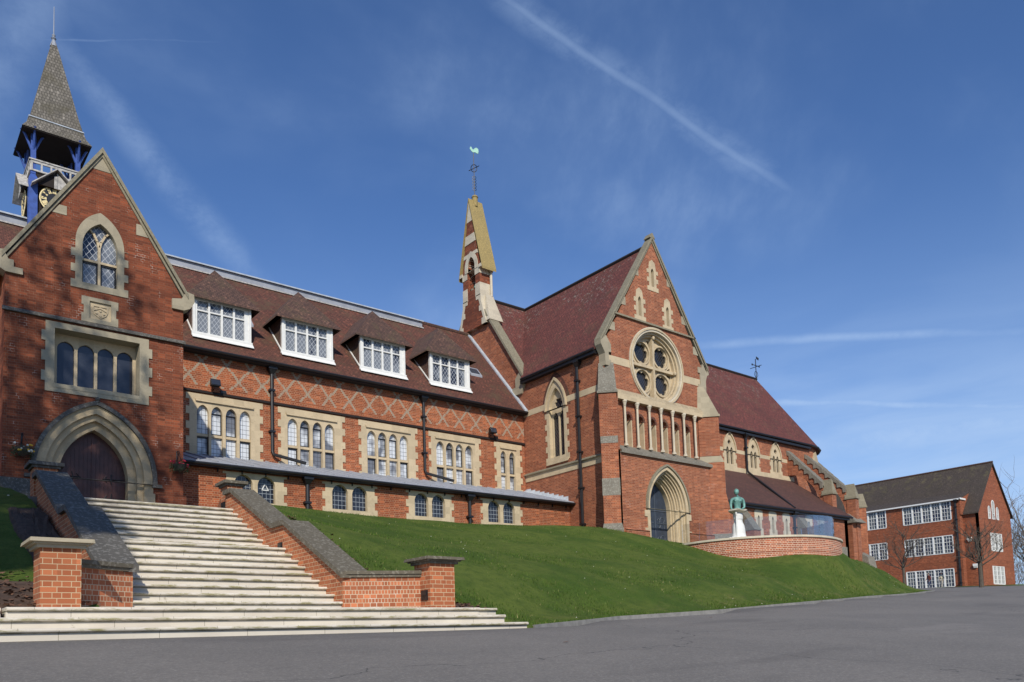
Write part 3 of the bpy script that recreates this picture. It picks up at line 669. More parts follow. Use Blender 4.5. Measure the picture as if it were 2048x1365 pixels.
# ------------------------------------------------------------------ stair walls and piers
COPP = [(12.80, 1.22), (15.20, 2.44), (15.78, 2.44), (18.10, 3.56), (18.55, 3.56)]
def stair_wall(side, label):
    root = thing('stair_wall', label, 'garden wall', (XR+.2 if side > 0 else XL-.2, 15, .6), 'brick walls flanking the steps')
    xi = XR if side > 0 else XL; xo = xi+side*.42; x0, x1 = sorted((xi, xo))
    prof = [(12.80, .3)]+COPP+[(18.55, 2.0)]
    F = (Vector((0, 0, 0)), Vector((0, 1, 0)), Vector((0, 0, 1)), Vector((1, 0, 0)))
    obj('wall', plate(NB(), F, prof, (), x0, x1), 'brick_new', root)
    c = [(y, z) for y, z in COPP]; top = [(y+.0, z+.10) for y, z in COPP][::-1]
    obj('coping', plate(NB(), F, [(c[0][0]-.06, c[0][1]-.03)]+c+top+[(c[0][0]-.06, c[0][1]+.07)], (), x0-.07, x1+.07), 'coping_mid' if side > 0 else 'coping_black', root)
    # low curved wing wall running out to the gate pier
    px, py = (7.84, 12.25) if side > 0 else (2.28, 12.25)
    sx = xi+side*.02; pts = []
    for i in range(15):
        t = i/14; a = t*math.pi/2
        pts.append((sx+(px-sx)*math.sin(a)**.9 if side > 0 else sx+(px-sx)*math.sin(a)**.9, 12.80-(12.80-py)*(math.sin(a)*.9)+.25*math.sin(math.pi*t)*0))
    bm = NB(); uvl = bm.loops.layers.uv.new('UVMap'); s = 0; cop = NB()
    for a, b2 in zip(pts, pts[1:]):
        L = math.dist(a, b2); n = Vector((-(b2[1]-a[1]), b2[0]-a[0], 0)).normalized()*.22
        if n.y < 0: n = -n
        A, B = Vector((*a, 0)), Vector((*b2, 0))
        for q, z0, z1, off, mb in (((A, B), .3, 1.20, 0, bm),):
            v = [mb.verts.new((A.x, A.y, z0)), mb.verts.new((B.x, B.y, z0)), mb.verts.new((B.x, B.y, z1)), mb.verts.new((A.x, A.y, z1))]
            f = mb.faces.new(v)
            for l, uvv in zip(f.loops, ((s, z0), (s+L, z0), (s+L, z1), (s, z1))): l[uvl].uv = uvv
            w = [mb.verts.new((A+n).to_tuple()[:2]+(z0,)), mb.verts.new((B+n).to_tuple()[:2]+(z0,)), mb.verts.new((B+n).to_tuple()[:2]+(z1,)), mb.verts.new((A+n).to_tuple()[:2]+(z1,))]
            f = mb.faces.new(w[::-1])
            for l, uvv in zip(f.loops, ((s, z1), (s+L, z1), (s+L, z0), (s, z0))): l[uvl].uv = uvv
            mb.faces.new([v[3], v[2], w[2], w[3]])
        m1 = n.normalized()*-.06
        for zz0, zz1, e in ((1.20, 1.25, .6), (1.25, 1.31, 1)):
            P4 = [A+m1*e, B+m1*e, B+n-m1*e, A+n-m1*e]
            solid(cop, [(p.x, p.y, zz0) for p in P4], [(p.x, p.y, zz1) for p in P4])
        s += L
    bmesh.ops.remove_doubles(bm, verts=bm.verts, dist=.0005)
    obj('curved_wall', bm, 'brick_newuv', root, recalc=False); obj('curved_coping', cop, 'coping_mid', root)
    # top pier
    tx0, tx1 = (6.60, 6.95) if side > 0 else (2.70, 3.13)
    bm = NB(); box(bm, tx0, tx1, 18.55, 19.0, 2.6, 3.80); obj('pier', bm, 'brick_new', root)
    bm = NB(); box(bm, tx0-.04, tx1+.04, 18.51, 19.04, 3.80, 3.85); box(bm, tx0-.10, tx1+.10, 18.45, 19.10, 3.85, 3.92); obj('pier_cap', bm, 'coping_mid' if side > 0 else 'coping_black', root)
    return root
swR = stair_wall(1, 'brick stair wall with sloping lichen coping on the right of the steps')
swL = stair_wall(-1, 'brick stair wall with blackened sloping coping on the left of the steps')
def step_light(F, u, v, root, label):
    bm = NB(); fbox(bm, F, u-.10, u+.10, v-.09, v+.09, -.02, .05); fbox(bm, F, u-.08, u+.08, v-.005, v+.07, -.03, -.02, 1)
    setp(obj('step_light', bm, ['black', 'clock_black'], None, origin=F[0]+F[1]*u+F[2]*v), label, 'light', 'black lights let into the brick beside the steps')
step_light(FX(6.55), 15.45, 2.02, None, 'black step light let into the middle of the right stair wall')
gp = None
def gate_pier(x0, x1, label, first):
    root = thing('gate_pier', label, 'brick pier', ((x0+x1)/2, 12.25, .63), 'low brick piers at the foot of the steps')
    bm = NB(); box(bm, x0, x1, 11.99, 12.50, .60, 1.41); obj('shaft', bm, 'brick_new', root)
    bm = NB(); box(bm, x0-.05, x1+.05, 11.94, 12.55, 1.41, 1.455); box(bm, x0-.09, x1+.09, 11.90, 12.59, 1.455, 1.48)
    solid(bm, [(x0-.14, 11.85, 1.48), (x1+.14, 11.85, 1.48), (x1+.14, 12.64, 1.48), (x0-.14, 12.64, 1.48)], [(x0-.13, 11.86, 1.53), (x1+.13, 11.86, 1.53), (x1+.13, 12.63, 1.53), (x0-.13, 12.63, 1.53)])
    obj('cap', bm, 'coping_mid' if first else 'stone_gable', root)
gate_pier(7.82, 8.34, 'brick gate pier with dark moulded cap at the right foot of the steps', True)
gate_pier(1.83, 2.31, 'brick gate pier with pale moulded cap at the left foot of the steps', False)
step_light(FX(7.82), 12.17, .86, None, 'black step light let into the side of the right gate pier')
step_light(FX(6.58), 18.78, 3.35, None, 'black step light let into the top pier of the right stair wall')

# ------------------------------------------------------------------ common building pieces
def coping_run(bm, F, pts, th, d0, d1, mi=0):
    """sloping coping slab along a 2D line, th measured upward"""
    lo = list(pts); hi = [(p[0], p[1]+th) for p in pts][::-1]
    plate(bm, F, lo+hi, (), d0, d1, mi)
def downpipe(parent, pts, r=.055, hopper=None, name='drainpipe'):
    bm = NB(); tube(bm, pts, r, 8)
    z = pts[0][2]
    for p, q in zip(pts, pts[1:]):
        if abs(p[0]-q[0])+abs(p[1]-q[1]) < .01:
            zz = max(p[2], q[2])-.9
            while zz > min(p[2], q[2])+.2: box(bm, p[0]-r*1.7, p[0]+r*1.7, p[1]-r*1.3, p[1]+r*1.5, zz-.04, zz+.04); zz -= 1.7
    if hopper:
        x, y, z = pts[0]; s = hopper
        solid(bm, [(x-s*.45, y-s*.45, z-s*1.3), (x+s*.45, y-s*.45, z-s*1.3), (x+s*.45, y+s*.4, z-s*1.3), (x-s*.45, y+s*.4, z-s*1.3)], [(x-s, y-s, z-s*.3), (x+s, y-s, z-s*.3), (x+s, y+s*.4, z-s*.3), (x-s, y+s*.4, z-s*.3)])
        box(bm, x-s*1.1, x+s*1.1, y-s*1.1, y+s*.4, z-s*.3, z+s*.3)
    return obj(name, bm, 'black', parent)

# ------------------------------------------------------------------ gabled entrance wing
GY = 26.4
wing = thing('entrance_wing', 'gabled red brick entrance wing with big arched maroon doorway above the steps', 'building', (5.5, 26.4, 4.0))
F = FY(GY); AX, AZ = 5.55, 15.42
gx0, gx1 = 3.05, 7.98
door = pointed(5.45, 1.38, 4.2, 5.28, 1.94, 12)
upw = pointed(5.52, .62, 11.08, 12.4, 1.0, 10)
wout = [(gx0, 3.6), (gx1, 3.6), (gx1, 11.35), (AX, AZ-.05), (gx0, 11.35)]
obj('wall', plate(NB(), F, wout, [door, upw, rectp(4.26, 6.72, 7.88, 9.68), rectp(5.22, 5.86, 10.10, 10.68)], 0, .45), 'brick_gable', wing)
bm = NB(); box(bm, gx0, gx0+.4, GY+.45, 33.2, 3.6, 11.3); box(bm, gx1-.4, gx1, GY+.45, 31.2, 3.6, 11.3); box(bm, gx0+.4, gx1-.4, 30.6, 31.0, 3.6, 11.3); obj('side_wall', bm, 'brick', wing)
# plinth
bm = NB(); fbox(bm, F, gx0-.08, 3.92, 3.6, 5.05, -.09, -.001); obj('plinth', bm, 'coping_black', wing); bm = NB(); fbox(bm, F, 7.18, gx1+.08, 3.6, 4.9, -.07, -.001); obj('plinth', bm, 'brick_gable', wing)
# roof behind the gable
bm = NB(); slab(bm, [(AX, GY+.3, AZ-.25), (AX, 35.2, AZ-.25), (8.25, 35.2, 11.05), (8.25, GY+.3, 11.05)], .12); slab(bm, [(AX, GY+.3, AZ-.25), (2.8, GY+.3, 11.05), (2.8, 35.2, 11.05), (AX, 35.2, AZ-.25)], .12)
obj('roof', bm, 'roof_hall', wing)
bm = NB(); coping_run(bm, FY(GY-.10), [(AX, AZ), (8.12, 11.38)], .17, 0, .5); coping_run(bm, FY(GY-.10), [(AX, AZ), (2.95, 11.38)], .17, 0, .5)
coping_run(bm, FY(GY-.05), [(AX, AZ-.12), (8.04, 11.32)], .12, 0, .40); coping_run(bm, FY(GY-.05), [(AX, AZ-.12), (3.03, 11.32)], .12, 0, .40)
obj('coping', bm, 'coping', wing)
bm = NB()
plate(bm, FY(GY-.08), [(7.62, 10.98), (7.98, 10.98), (8.18, 11.08), (8.32, 11.32), (8.30, 11.58), (8.05, 11.62), (7.92, 11.36), (7.62, 11.30)], (), 0, .46)
plate(bm, FY(GY-.08), [(3.48, 10.98), (3.05, 10.98), (2.88, 11.08), (2.74, 11.32), (2.76, 11.58), (2.98, 11.62), (3.12, 11.36), (3.25, 11.36), (3.25, 11.16), (3.48, 11.16)], (), 0, .46)
plate(bm, FY(GY-.014), [(6.62, 13.42), (6.92, 13.12), (6.62, 13.12)], (), 0, .1); plate(bm, FY(GY-.014), [(6.55, 13.12), (6.90, 13.12), (6.70, 13.48), (6.55, 13.48)], (), .001, .1)
plate(bm, FY(GY-.014), [(4.2, 13.14), (4.6, 13.14), (4.6, 13.42), (4.40, 13.42)], (), 0, .1); plate(bm, FY(GY-.014), [(AX-.26, AZ-.55), (AX+.26, AZ-.55), (AX, AZ-.08)], (), 0, .1)
obj('kneeler_stone', bm, 'stone_gable', wing)
bm = NB(); fbox(bm, F, gx0-.06, gx1+.05, 9.86, 9.93, -.10, -.001); plate(bm, (Vector((0, 0, 0)), Vector((0, 1, 0)), Vector((0, 0, 1)), Vector((1, 0, 0))), [(GY-.10, 9.93), (GY-.001, 9.93), (GY-.001, 10.0)], (), gx0-.06, gx1+.05)
obj('string_course', bm, 'coping_black', wing)
# upper traceried window
w1 = obj('window', plate(NB(), FY(GY-.02), quoined(4.84, 6.20, 11.0, 12.45, .24, .12, top=pointed(5.52, .68+.0, 0, 12.45, 1.05, 10, True)[1:-1] if False else [(p[0], p[1]) for p in pointed(5.52, .68, 12.45, 12.45, 1.05, 10)]), [pointed(5.52, .49, 11.2, 12.35, .80, 10)], 0, .2), 'stone_gable', wing)
bm = NB(); Fi = FY(GY+.1)
fbox(bm, Fi, 5.485, 5.555, 11.2, 12.45, 0, .12); fbox(bm, Fi, 5.03, 6.01, 11.93, 12.0, .002, .12)
for sg in (-1, 1):
    P0 = [(5.52+sg*.0, 12.40), (5.52+sg*.05, 12.62), (5.52+sg*.17, 12.86), (5.52+sg*.33, 13.02)]
    for (a, c), (b2, d) in zip(P0, P0[1:]): plate(bm, Fi, [(a-.035, c-.01), (a+.035, c-.01), (b2+.035, d+.01), (b2-.035, d+.01)], (), .003, .12)
obj('tracery', bm, 'stone', w1)
glass(FY(GY+.17), pointed(5.52, .5, 11.18, 12.35, .82), 0, 'g_diam', w1)
bm = NB()
for xx in (5.05, 5.57):
    for a, b2, c, d in ((xx, xx+.42, 11.22, 11.25), (xx, xx+.42, 11.88, 11.91), (xx, xx+.03, 11.22, 11.91), (xx+.39, xx+.42, 11.22, 11.91)): fbox(bm, FY(GY+.13), a, b2, c, d, 0, .03)
obj('casement', bm, 'black', w1)
# carved shield panel
sh = obj('carved_panel', plate(NB(), FY(GY-.02), quoined(5.08, 5.98, 10.0, 10.78, .26, .06), [rectp(5.24, 5.84, 10.12, 10.66)], 0, .15), 'stone_gable', wing)
bm = NB(); plate(bm, FY(GY+.03), rectp(5.24, 5.84, 10.12, 10.66), (), 0, .05)
shp = [(5.33, 10.56), (5.75, 10.56), (5.75, 10.38), (5.70, 10.27), (5.54, 10.17), (5.38, 10.27), (5.33, 10.38)]
plate(bm, FY(GY+.005), shp, [[(5.54+(x-5.54)*.86, 10.37+(z-10.37)*.86) for x, z in shp]], 0, .03); plate(bm, FY(GY+.005), [(5.36, 10.40), (5.54, 10.48), (5.72, 10.40), (5.72, 10.44), (5.54, 10.53), (5.36, 10.44)], (), 0, .03)
for xx, zz in ((5.44, 10.34), (5.64, 10.34), (5.54, 10.27), (5.54, 10.42)): plate(bm, FY(GY+.005), circle(xx, zz, .035, 8), (), 0, .03)
obj('shield_relief', bm, 'stone', sh)
# four-light window in a deep stone recess
w2 = obj('window', plate(NB(), FY(GY-.03), quoined(4.08, 6.93, 7.70, 9.80, .30, .10, ph=1), [rectp(4.32, 6.66, 7.95, 9.62)], 0, .52), 'stone_gable', wing)
bm = NB(); xs4 = [(4.46, 4.92), (5.01, 5.47), (5.56, 6.02), (6.11, 6.57)]
plate(bm, FY(GY+.24), rectp(4.2, 6.75, 7.85, 9.7), [pointed((a+b2)/2, (b2-a)/2, 8.10, 9.20, .22, 6, True) for a, b2 in xs4], .20, .32); obj('mullions', bm, 'stone', w2)
obj('sill', slab(NB(), [(4.3, GY-.04, 7.93), (6.68, GY-.04, 7.93), (6.68, GY+.46, 8.06), (4.3, GY+.46, 8.06)], .1), 'stone_gable', w2)
glass(FY(GY+.50), rectp(4.3, 6.6, 7.95, 9.5), 0, 'g_blue', w2)
# doorway: stepped arch orders, hood mould and double door
bm = NB(); orders = [(1.62, 1.36, -.03, .12), (1.38, 1.18, .08, .26), (1.20, .95, .22, .62)]
hc_ = lambda a, d=.684: math.sqrt((a+d)**2-d*d)
for a, i_, d0, d1 in orders:
    plate(bm, FY(GY), pointed(5.45, a, 4.2, 5.28, hc_(a), 14), [pointed(5.45, i_, 4.21, 5.28, hc_(i_), 14)], d0, d1)
for s in (-1, 1):
    for k in range(3):
        x0 = 5.45+s*(1.56+.12*(k % 2)); fbox(bm, FY(GY-.028), min(x0, 5.45+s*1.45), max(x0, 5.45+s*1.45), 4.2+.36*k, 4.2+.36*(k+1), .001*k, .1)
obj('door_surround', bm, 'stone_warm', wing)
bm = NB(); plate(bm, FY(GY), pointed(5.45, 1.72, 5.18, 5.28, hc_(1.72), 14), [pointed(5.45, 1.60, 5.19, 5.28, hc_(1.6), 14)], -.12, -.001)
for s in (-1, 1): fbox(bm, FY(GY), 5.45+s*1.72-.14, 5.45+s*1.72+.14, 5.10, 5.20, -.13, -.002)
lathe(bm, (5.47, GY-.08, 7.50), [(.02, 0), (.07, .04), (.04, .08), (.08, .13), (.04, .18), (.01, .21)], 8)
obj('hood_mould', bm, 'coping_black', wing)
dd = obj('door', plate(NB(), FY(GY+.55), pointed(5.45, 1.0, 4.2, 5.28, 1.54, 12), (), 0, .06), 'door_red', wing)
bm = NB()
for k in range(-8, 9):
    x = 5.45+k*.115; zt = 5.28+1.45*(1-(abs(x-5.45)/.97)**1.5) if abs(x-5.45) < .96 else 5.28
    fbox(bm, FY(GY+.55), x-.006, x+.006, 4.25, zt-.05, -.012, -.001)
fbox(bm, FY(GY+.55), 5.435, 5.465, 4.25, 6.6, -.03, -.002)
obj('plank_battens', bm, 'door_red', dd)
bm = NB()
for s in (-1, 1):
    for zz in (5.35, 4.75):
        tube(bm, [(5.45+s*.92, GY+.53, zz), (5.45+s*.30, GY+.53, zz)], .016, 6); tube(bm, [(5.45+s*.55, GY+.525, zz-.16), (5.45+s*.52, GY+.525, zz), (5.45+s*.55, GY+.525, zz+.16)], .014, 6)
        tube(bm, [(5.45+s*.42, GY+.525, zz-.10), (5.45+s*.34, GY+.525, zz), (5.45+s*.42, GY+.525, zz+.10)], .012, 6)
obj('hinge', bm, 'black', dd)
# hanging baskets on brackets
for bx, flw, lab in ((3.52, ('petal_yellow', 'petal_white'), 'hanging flower basket with yellow and white blooms left of the arched door'), (7.78, ('petal_red', 'petal_red'), 'hanging flower basket with red blooms right of the arched door')):
    hb = thing('hanging_basket', lab, 'flower basket', (bx, GY-.3, 5.7), 'flower baskets either side of the arched door')
    bm = NB(); tube(bm, [(bx, GY, 6.35), (bx, GY, 5.95)], .02, 6); tube(bm, [(bx, GY, 6.3), (bx, GY-.16, 6.33), (bx, GY-.30, 6.24)], .014, 6); tube(bm, [(bx, GY, 6.0), (bx, GY-.12, 6.12), (bx, GY-.22, 6.28)], .012, 6)
    for k in range(3): tube(bm, [(bx, GY-.30, 6.24), (bx+.2*math.cos(k*2.1), GY-.30+.2*math.sin(k*2.1), 5.85)], .005, 4)
    obj('bracket', bm, 'black', hb)
    bm = NB(); lathe(bm, (bx, GY-.30, 5.64), [(.03, 0), (.14, .06), (.20, .16), (.22, .22)], 12); obj('basket', bm, 'bark', hb)
    bm = NB(); rb = random.Random(int(bx*10))
    for _ in range(420):
        a = rb.uniform(0, 6.28); r = rb.random()**.5*.31; p = Vector((bx+r*math.cos(a), GY-.30+r*.8*math.sin(a), 5.84+rb.uniform(-.15, .12)-(r*.25)))
        q = [p+Vector((rb.uniform(-.035, .035), rb.uniform(-.035, .035), rb.uniform(-.03, .03))) for _ in range(3)]; bm.faces.new([bm.verts.new(v) for v in q])
    obj('plants', bm, 'foliage2', hb, recalc=False)
    bm = NB()
    for k in range(16):
        a = rb.uniform(0, 6.28); r = rb.uniform(.1, .33); blob(bm, (bx+r*math.cos(a), GY-.30-abs(r*.8*math.sin(a)), 5.86+rb.uniform(-.12, .12)), (.035, .03, .03), 6, k % 2)
    obj('blooms', bm, list(flw), hb)

# ------------------------------------------------------------------ hall range behind
HY = 31.2
hall = thing('hall_range', 'long red brick school hall with grey diaper pattern, steep tiled roof and lead lean-to', 'building', (16, 31.2, 4.5))
RZ = lambda y: 11.82+(y-31.08)*1.155
WX = [9.65, 13.29, 16.95, 20.57]
big_lights = [(.28, .73), (.82, 1.26), (1.38, 1.82), (1.93, 2.38)]
def hall_window(x0, lights, w):
    win = obj('window', plate(NB(), FY(HY-.03), quoined(x0, x0+w, 7.0, 9.85, .29, .13, ph=1), [pointed(x0+(a+b2)/2, (b2-a)/2, 7.1, 9.10, .34, 7, True) for a, b2 in lights], 0, .24), 'stone', hall)
    bm = NB()
    for a, b2 in lights: fbox(bm, FY(HY+.02), x0+a-.001, x0+b2+.001, 8.22, 8.32, 0, .15)
    obj('transom', bm, 'stone', win)
    bm = NB(); fbox(bm, FY(HY-.10), x0+.22, x0+w-.27, 9.55, 9.61, 0, .08); fbox(bm, FY(HY-.07), x0+.20, x0+w-.25, 9.61, 9.66, 0, .05); obj('hood_mould', bm, 'stone', win)
    glass(FY(HY+.12), rectp(x0+.1, x0+w-.1, 7.05, 9.5), 0, 'g_hall', win)
    bm = NB()
    for i, (a, b2) in enumerate(lights):
        if i in (1, 2) or len(lights) == 2: rows = ((8.33, 9.18),)
        else: rows = ((7.4, 8.2),)
        for z0, z1 in rows:
            plate(bm, FY(HY+.08), rectp(x0+a+.01, x0+b2-.01, z0, z1), [rectp(x0+a+.045, x0+b2-.045, z0+.04, z1-.04)], 0, .03)
    obj('casement', bm, 'black', win)
holes = [rectp(x+.15, x+2.6, 7.2, 9.6) for x in WX] + [rectp(24.5, 25.95, 7.2, 9.6)]
obj('wall', plate(NB(), FY(HY), rectp(7.6, 26.24, 4.4, 11.75), holes, 0, .4), 'brick_diaper', hall)
bm = NB(); box(bm, -14, 3.05, HY, HY+.4, 4.0, 11.75); box(bm, -14, 26.2, 39.6, 40.0, 4.0, 11.7); box(bm, -14.4, -14, HY, 40, 4, 11.7); obj('rear_wall', bm, 'brick', hall)
for x in WX: hall_window(x, big_lights, 2.75)
hall_window(24.40, [(.25, .60), (.80, 1.16)], 1.5)
bm = NB(); fbox(bm, FY(HY), 7.99, 26.23, 9.90, 9.97, -.08, -.001); fbox(bm, FY(HY), 7.99, 26.23, 9.97, 10.0, -.045, -.002); obj('string_course', bm, 'soffit', hall)
# roof
bm = NB(); slab(bm, [(-14.3, 30.85, RZ(30.85)), (26.24, 30.85, RZ(30.85)), (26.24, 35.6, RZ(35.6)), (-14.3, 35.6, RZ(35.6))], .13); slab(bm, [(-14.3, 40.35, RZ(30.85)), (-14.3, 35.6, RZ(35.6)), (26.24, 35.6, RZ(35.6)), (26.24, 40.35, RZ(30.85))], .13)
obj('roof', bm, 'roof_hall', hall)
bm = NB(); box(bm, -14.2, 26.2, 30.83, 31.2, 11.40, 11.50); obj('soffit', bm, 'soffit', hall)
bm = NB(); tube(bm, [(8.0, 30.80, 11.50), (26.2, 30.80, 11.50)], .06, 8); obj('gutter', bm, 'black', hall)
bm = NB(); tube(bm, [(-14, 35.6, RZ(35.6)+.03), (26.2, 35.6, RZ(35.6)+.03)], .10, 8, 0)
obj('ridge_tiles', bm, 'roof_dormer', hall)
bm = NB(); box(bm, -14, 22.9, 35.12, 35.20, RZ(35.2)-.02, RZ(35.2)+.035, 0); box(bm, -14, 22.9, 35.28, 35.92, RZ(35.3)-.1, RZ(35.6)-.02, 1); slab(bm, [(-14, 35.18, RZ(35.6)-.03), (22.95, 35.18, RZ(35.6)-.03), (22.95, 35.6, RZ(35.6)+.16), (-14, 35.6, RZ(35.6)+.16)], .06, 2); slab(bm, [(-14, 35.6, RZ(35.6)+.16), (22.95, 35.6, RZ(35.6)+.16), (22.95, 36.0, RZ(35.6)-.03), (-14, 36.0, RZ(35.6)-.03)], .06, 2)
obj('ridge_ventilator', bm, ['white_old', 'lead', 'lead_pale'], hall)
bm = NB(); plate(bm, FX(26.06), [(30.85, RZ(30.85)+.0), (35.6, RZ(35.6)), (35.6, RZ(35.6)+.10), (30.85, RZ(30.85)+.10)], (), 0, .19); obj('flashing', bm, 'lead_pale', hall)
# small rooflights between the dormers
for x in (12.35, 15.95, 24.35):
    bm = NB(); yy = 32.55; w = .36
    slab(bm, [(x-w, yy, RZ(yy)+.10), (x+w, yy, RZ(yy)+.10), (x+w, yy+.42, RZ(yy+.42)+.10), (x-w, yy+.42, RZ(yy+.42)+.10)], .10, 0); slab(bm, [(x-w*.78, yy+.06, RZ(yy+.06)+.115), (x+w*.78, yy+.06, RZ(yy+.06)+.115), (x+w*.78, yy+.36, RZ(yy+.36)+.115), (x-w*.78, yy+.36, RZ(yy+.36)+.115)], .012, 1)
    obj('rooflight', bm, ['lead', 'g_blue'], hall)
for x in (11.75, 15.35, 19.0, 22.6):
    yy = 34.35; bm = NB(); slab(bm, [(x-.16, yy, RZ(yy)+.06), (x+.16, yy, RZ(yy)+.06), (x+.16, yy+.10, RZ(yy+.10)+.045), (x-.16, yy+.10, RZ(yy+.10)+.045)], .06); obj('roof_vent', bm, 'soffit', hall)
# dormers
for i, x0 in enumerate((9.84, 13.44, 17.07, 20.72)):
    w = 2.30; z0, z1 = 12.24, 13.74; DY = 31.36; xc = x0+w/2
    bm = NB(); Fd = FY(DY)
    cols = [(.17, .59), (.67, 1.09), (1.17, 1.57), (1.65, 2.03)]
    plate(bm, Fd, rectp(x0, x0+w, z0, z1), [rectp(x0+a, x0+b2, z0+.13, z0+.97) for a, b2 in cols]+[rectp(x0+a, x0+b2, z0+1.02, z0+1.40) for a, b2 in cols], 0, .10)
    fbox(bm, FY(DY-.04), x0-.05, x0+w+.05, z0-.06, z0+.10, 0, .06); fbox(bm, FY(DY-.025), x0, x0+.09, z0+.1, z1, 0, .025); fbox(bm, FY(DY-.025), x0+w-.09, x0+w, z0+.1, z1, 0, .025)
    slab(bm, [(x0-.06, DY-.05, z0+.0), (x0+w+.06, DY-.05, z0+.0), (x0+w+.06, DY-.16, z0-.14), (x0-.06, DY-.16, z0-.14)], .02)
    for s, xx in ((-1, x0), (1, x0+w)): solid(bm, [(xx-.03, DY-.03, z0-.02), (xx+.03, DY-.03, z0-.02), (xx+.03, DY+1.3, RZ(DY+1.3)+.02), (xx-.03, DY+1.3, RZ(DY+1.3)+.02)], [(xx-.03, DY-.03, z0+.05), (xx+.03, DY-.03, z0+.05), (xx+.03, DY+1.3, RZ(DY+1.3)+.09), (xx-.03, DY+1.3, RZ(DY+1.3)+.09)])
    dm = obj('dormer', bm, 'white', hall)
    glass(FY(DY+.06), rectp(x0+.15, x0+w-.1, z0+.1, z1-.05), 0, 'g_diam', dm)
    bm = NB()
    for xx in (x0+.01, x0+w-.05): plate(bm, (Vector((0, 0, 0)), Vector((0, 1, 0)), Vector((0, 0, 1)), Vector((1, 0, 0))), [(DY+.08, z0), (DY+.08, z1), (32.85, z1)], (), xx, xx+.04)
    obj('cheek', bm, 'roof_dormer', dm)
    e = .30; ze = z1-.02; zr = 15.42; ya = 32.25; yb = 31.08+(zr-11.82)/1.155+.15
    ye = 31.08+(ze-11.82)/1.155+.2
    bm = NB(); A = (x0-e, DY-.22, ze); B = (x0+w+e, DY-.22, ze); Cc = (xc, ya, zr); Dd = (xc, yb, zr); Ee = (x0-e, ye, ze); Ff = (x0+w+e, ye, ze)
    slab(bm, [A, B, Cc], .07); slab(bm, [B, Ff, Dd, Cc], .07); slab(bm, [Ee, A, Cc, Dd], .07)
    rf = obj('dormer_roof', bm, 'roof_dormer', dm)
if 0:
  bm = NB()
  for x0, k in ((9.84, .72), (13.44, .72), (17.07, .72), (17.07, 1.20), (20.72, 1.20)):
    slab(bm, [(x0+k+.02, 31.33, 13.58), (x0+k+.36, 31.33, 13.58), (x0+k+.36, 31.20, 13.30), (x0+k+.02, 31.20, 13.30)], .02)
if 0: pass
for x in (12.88, 20.15):
    downpipe(hall, [(x, HY-.10, 11.35), (x, HY-.10, 7.95), (x+.05, HY-.14, 7.80), (x+1.15, HY-.75, 7.45)], .07, .17)
# lead-roofed passage in front
LY = 28.0
LW = [9.85, 13.59, 17.25, 21.0]
ll = [(.34, 1.0), (1.18, 1.83)]
obj('passage_wall', plate(NB(), FY(LY), rectp(7.9, 26.24, 3.9, 6.42), [rectp(x+.2, x+2.0, 5.2, 6.2) for x in LW], 0, .35), 'brick', hall)
for x in LW:
    win = obj('window', plate(NB(), FY(LY-.025), quoined(x+.06, x+2.16, 5.0, 6.24, .29, .12, ph=0), [pointed(x+(a+b2)/2, (b2-a)/2, 5.22, 5.86, .32, 8, True) for a, b2 in ll], 0, .24), 'stone', hall)
    glass(FY(LY+.13), rectp(x+.2, x+2.0, 5.1, 6.22), 0, 'g_dark', win)
    if x < 10:
        bm = NB(); fr2 = FY(LY+.115)
        for q in ([(11.23, 5.72), (11.27, 5.72), (11.37, 5.93), (11.35, 5.96)], [(11.50, 5.72), (11.46, 5.72), (11.35, 5.96), (11.37, 5.93)], [(11.23, 5.70), (11.50, 5.70), (11.50, 5.73), (11.23, 5.73)]): plate(bm, fr2, q, (), 0, .01)
        obj('triangle_emblem', bm, 'white', win)
TOPZ = 7.50; EZ = 6.46
bm = NB(); slab(bm, [(8.0, 27.72, EZ), (26.5, 27.72, EZ), (26.24, 31.2, TOPZ), (8.0, 31.2, TOPZ)], .05)
x = 8.3
while x < 26.2: tube(bm, [(x, 27.72, EZ+.005), (x, 31.19, TOPZ+.005)], .036, 6); x += .62
obj('lead_roof', bm, 'lead', hall)
bm = NB()
for k in range(9): y = 28.1+k*.34; solid(bm, [(26.0, y, EZ+(y-27.72)*.3), (26.25, y, EZ+(y-27.72)*.3), (26.25, y+.33, EZ+(y-27.4)*.3), (26.0, y+.33, EZ+(y-27.4)*.3)], [(26.15, y, EZ+(y-27.72)*.3+.16), (26.25, y, EZ+(y-27.72)*.3+.22), (26.25, y+.33, EZ+(y-27.4)*.3+.14), (26.15, y+.33, EZ+(y-27.4)*.3+.06)])
obj('stepped_flashing', bm, 'lead_pale', hall)
bm = NB(); box(bm, 8.0, 26.4, 27.70, 27.99, 6.28, 6.405); tube(bm, [(8.0, 27.66, 6.36), (26.45, 27.66, 6.36)], .055, 8)
x = 9.6
while x < 26: box(bm, x-.008, x+.008, 27.9, 27.99, 6.16, 6.28); x += .86
obj('gutter', bm, 'black', hall)
for x in (12.88, 20.28): downpipe(hall, [(x, 27.88, 6.25), (x, 27.88, 4.8)], .075, .17)
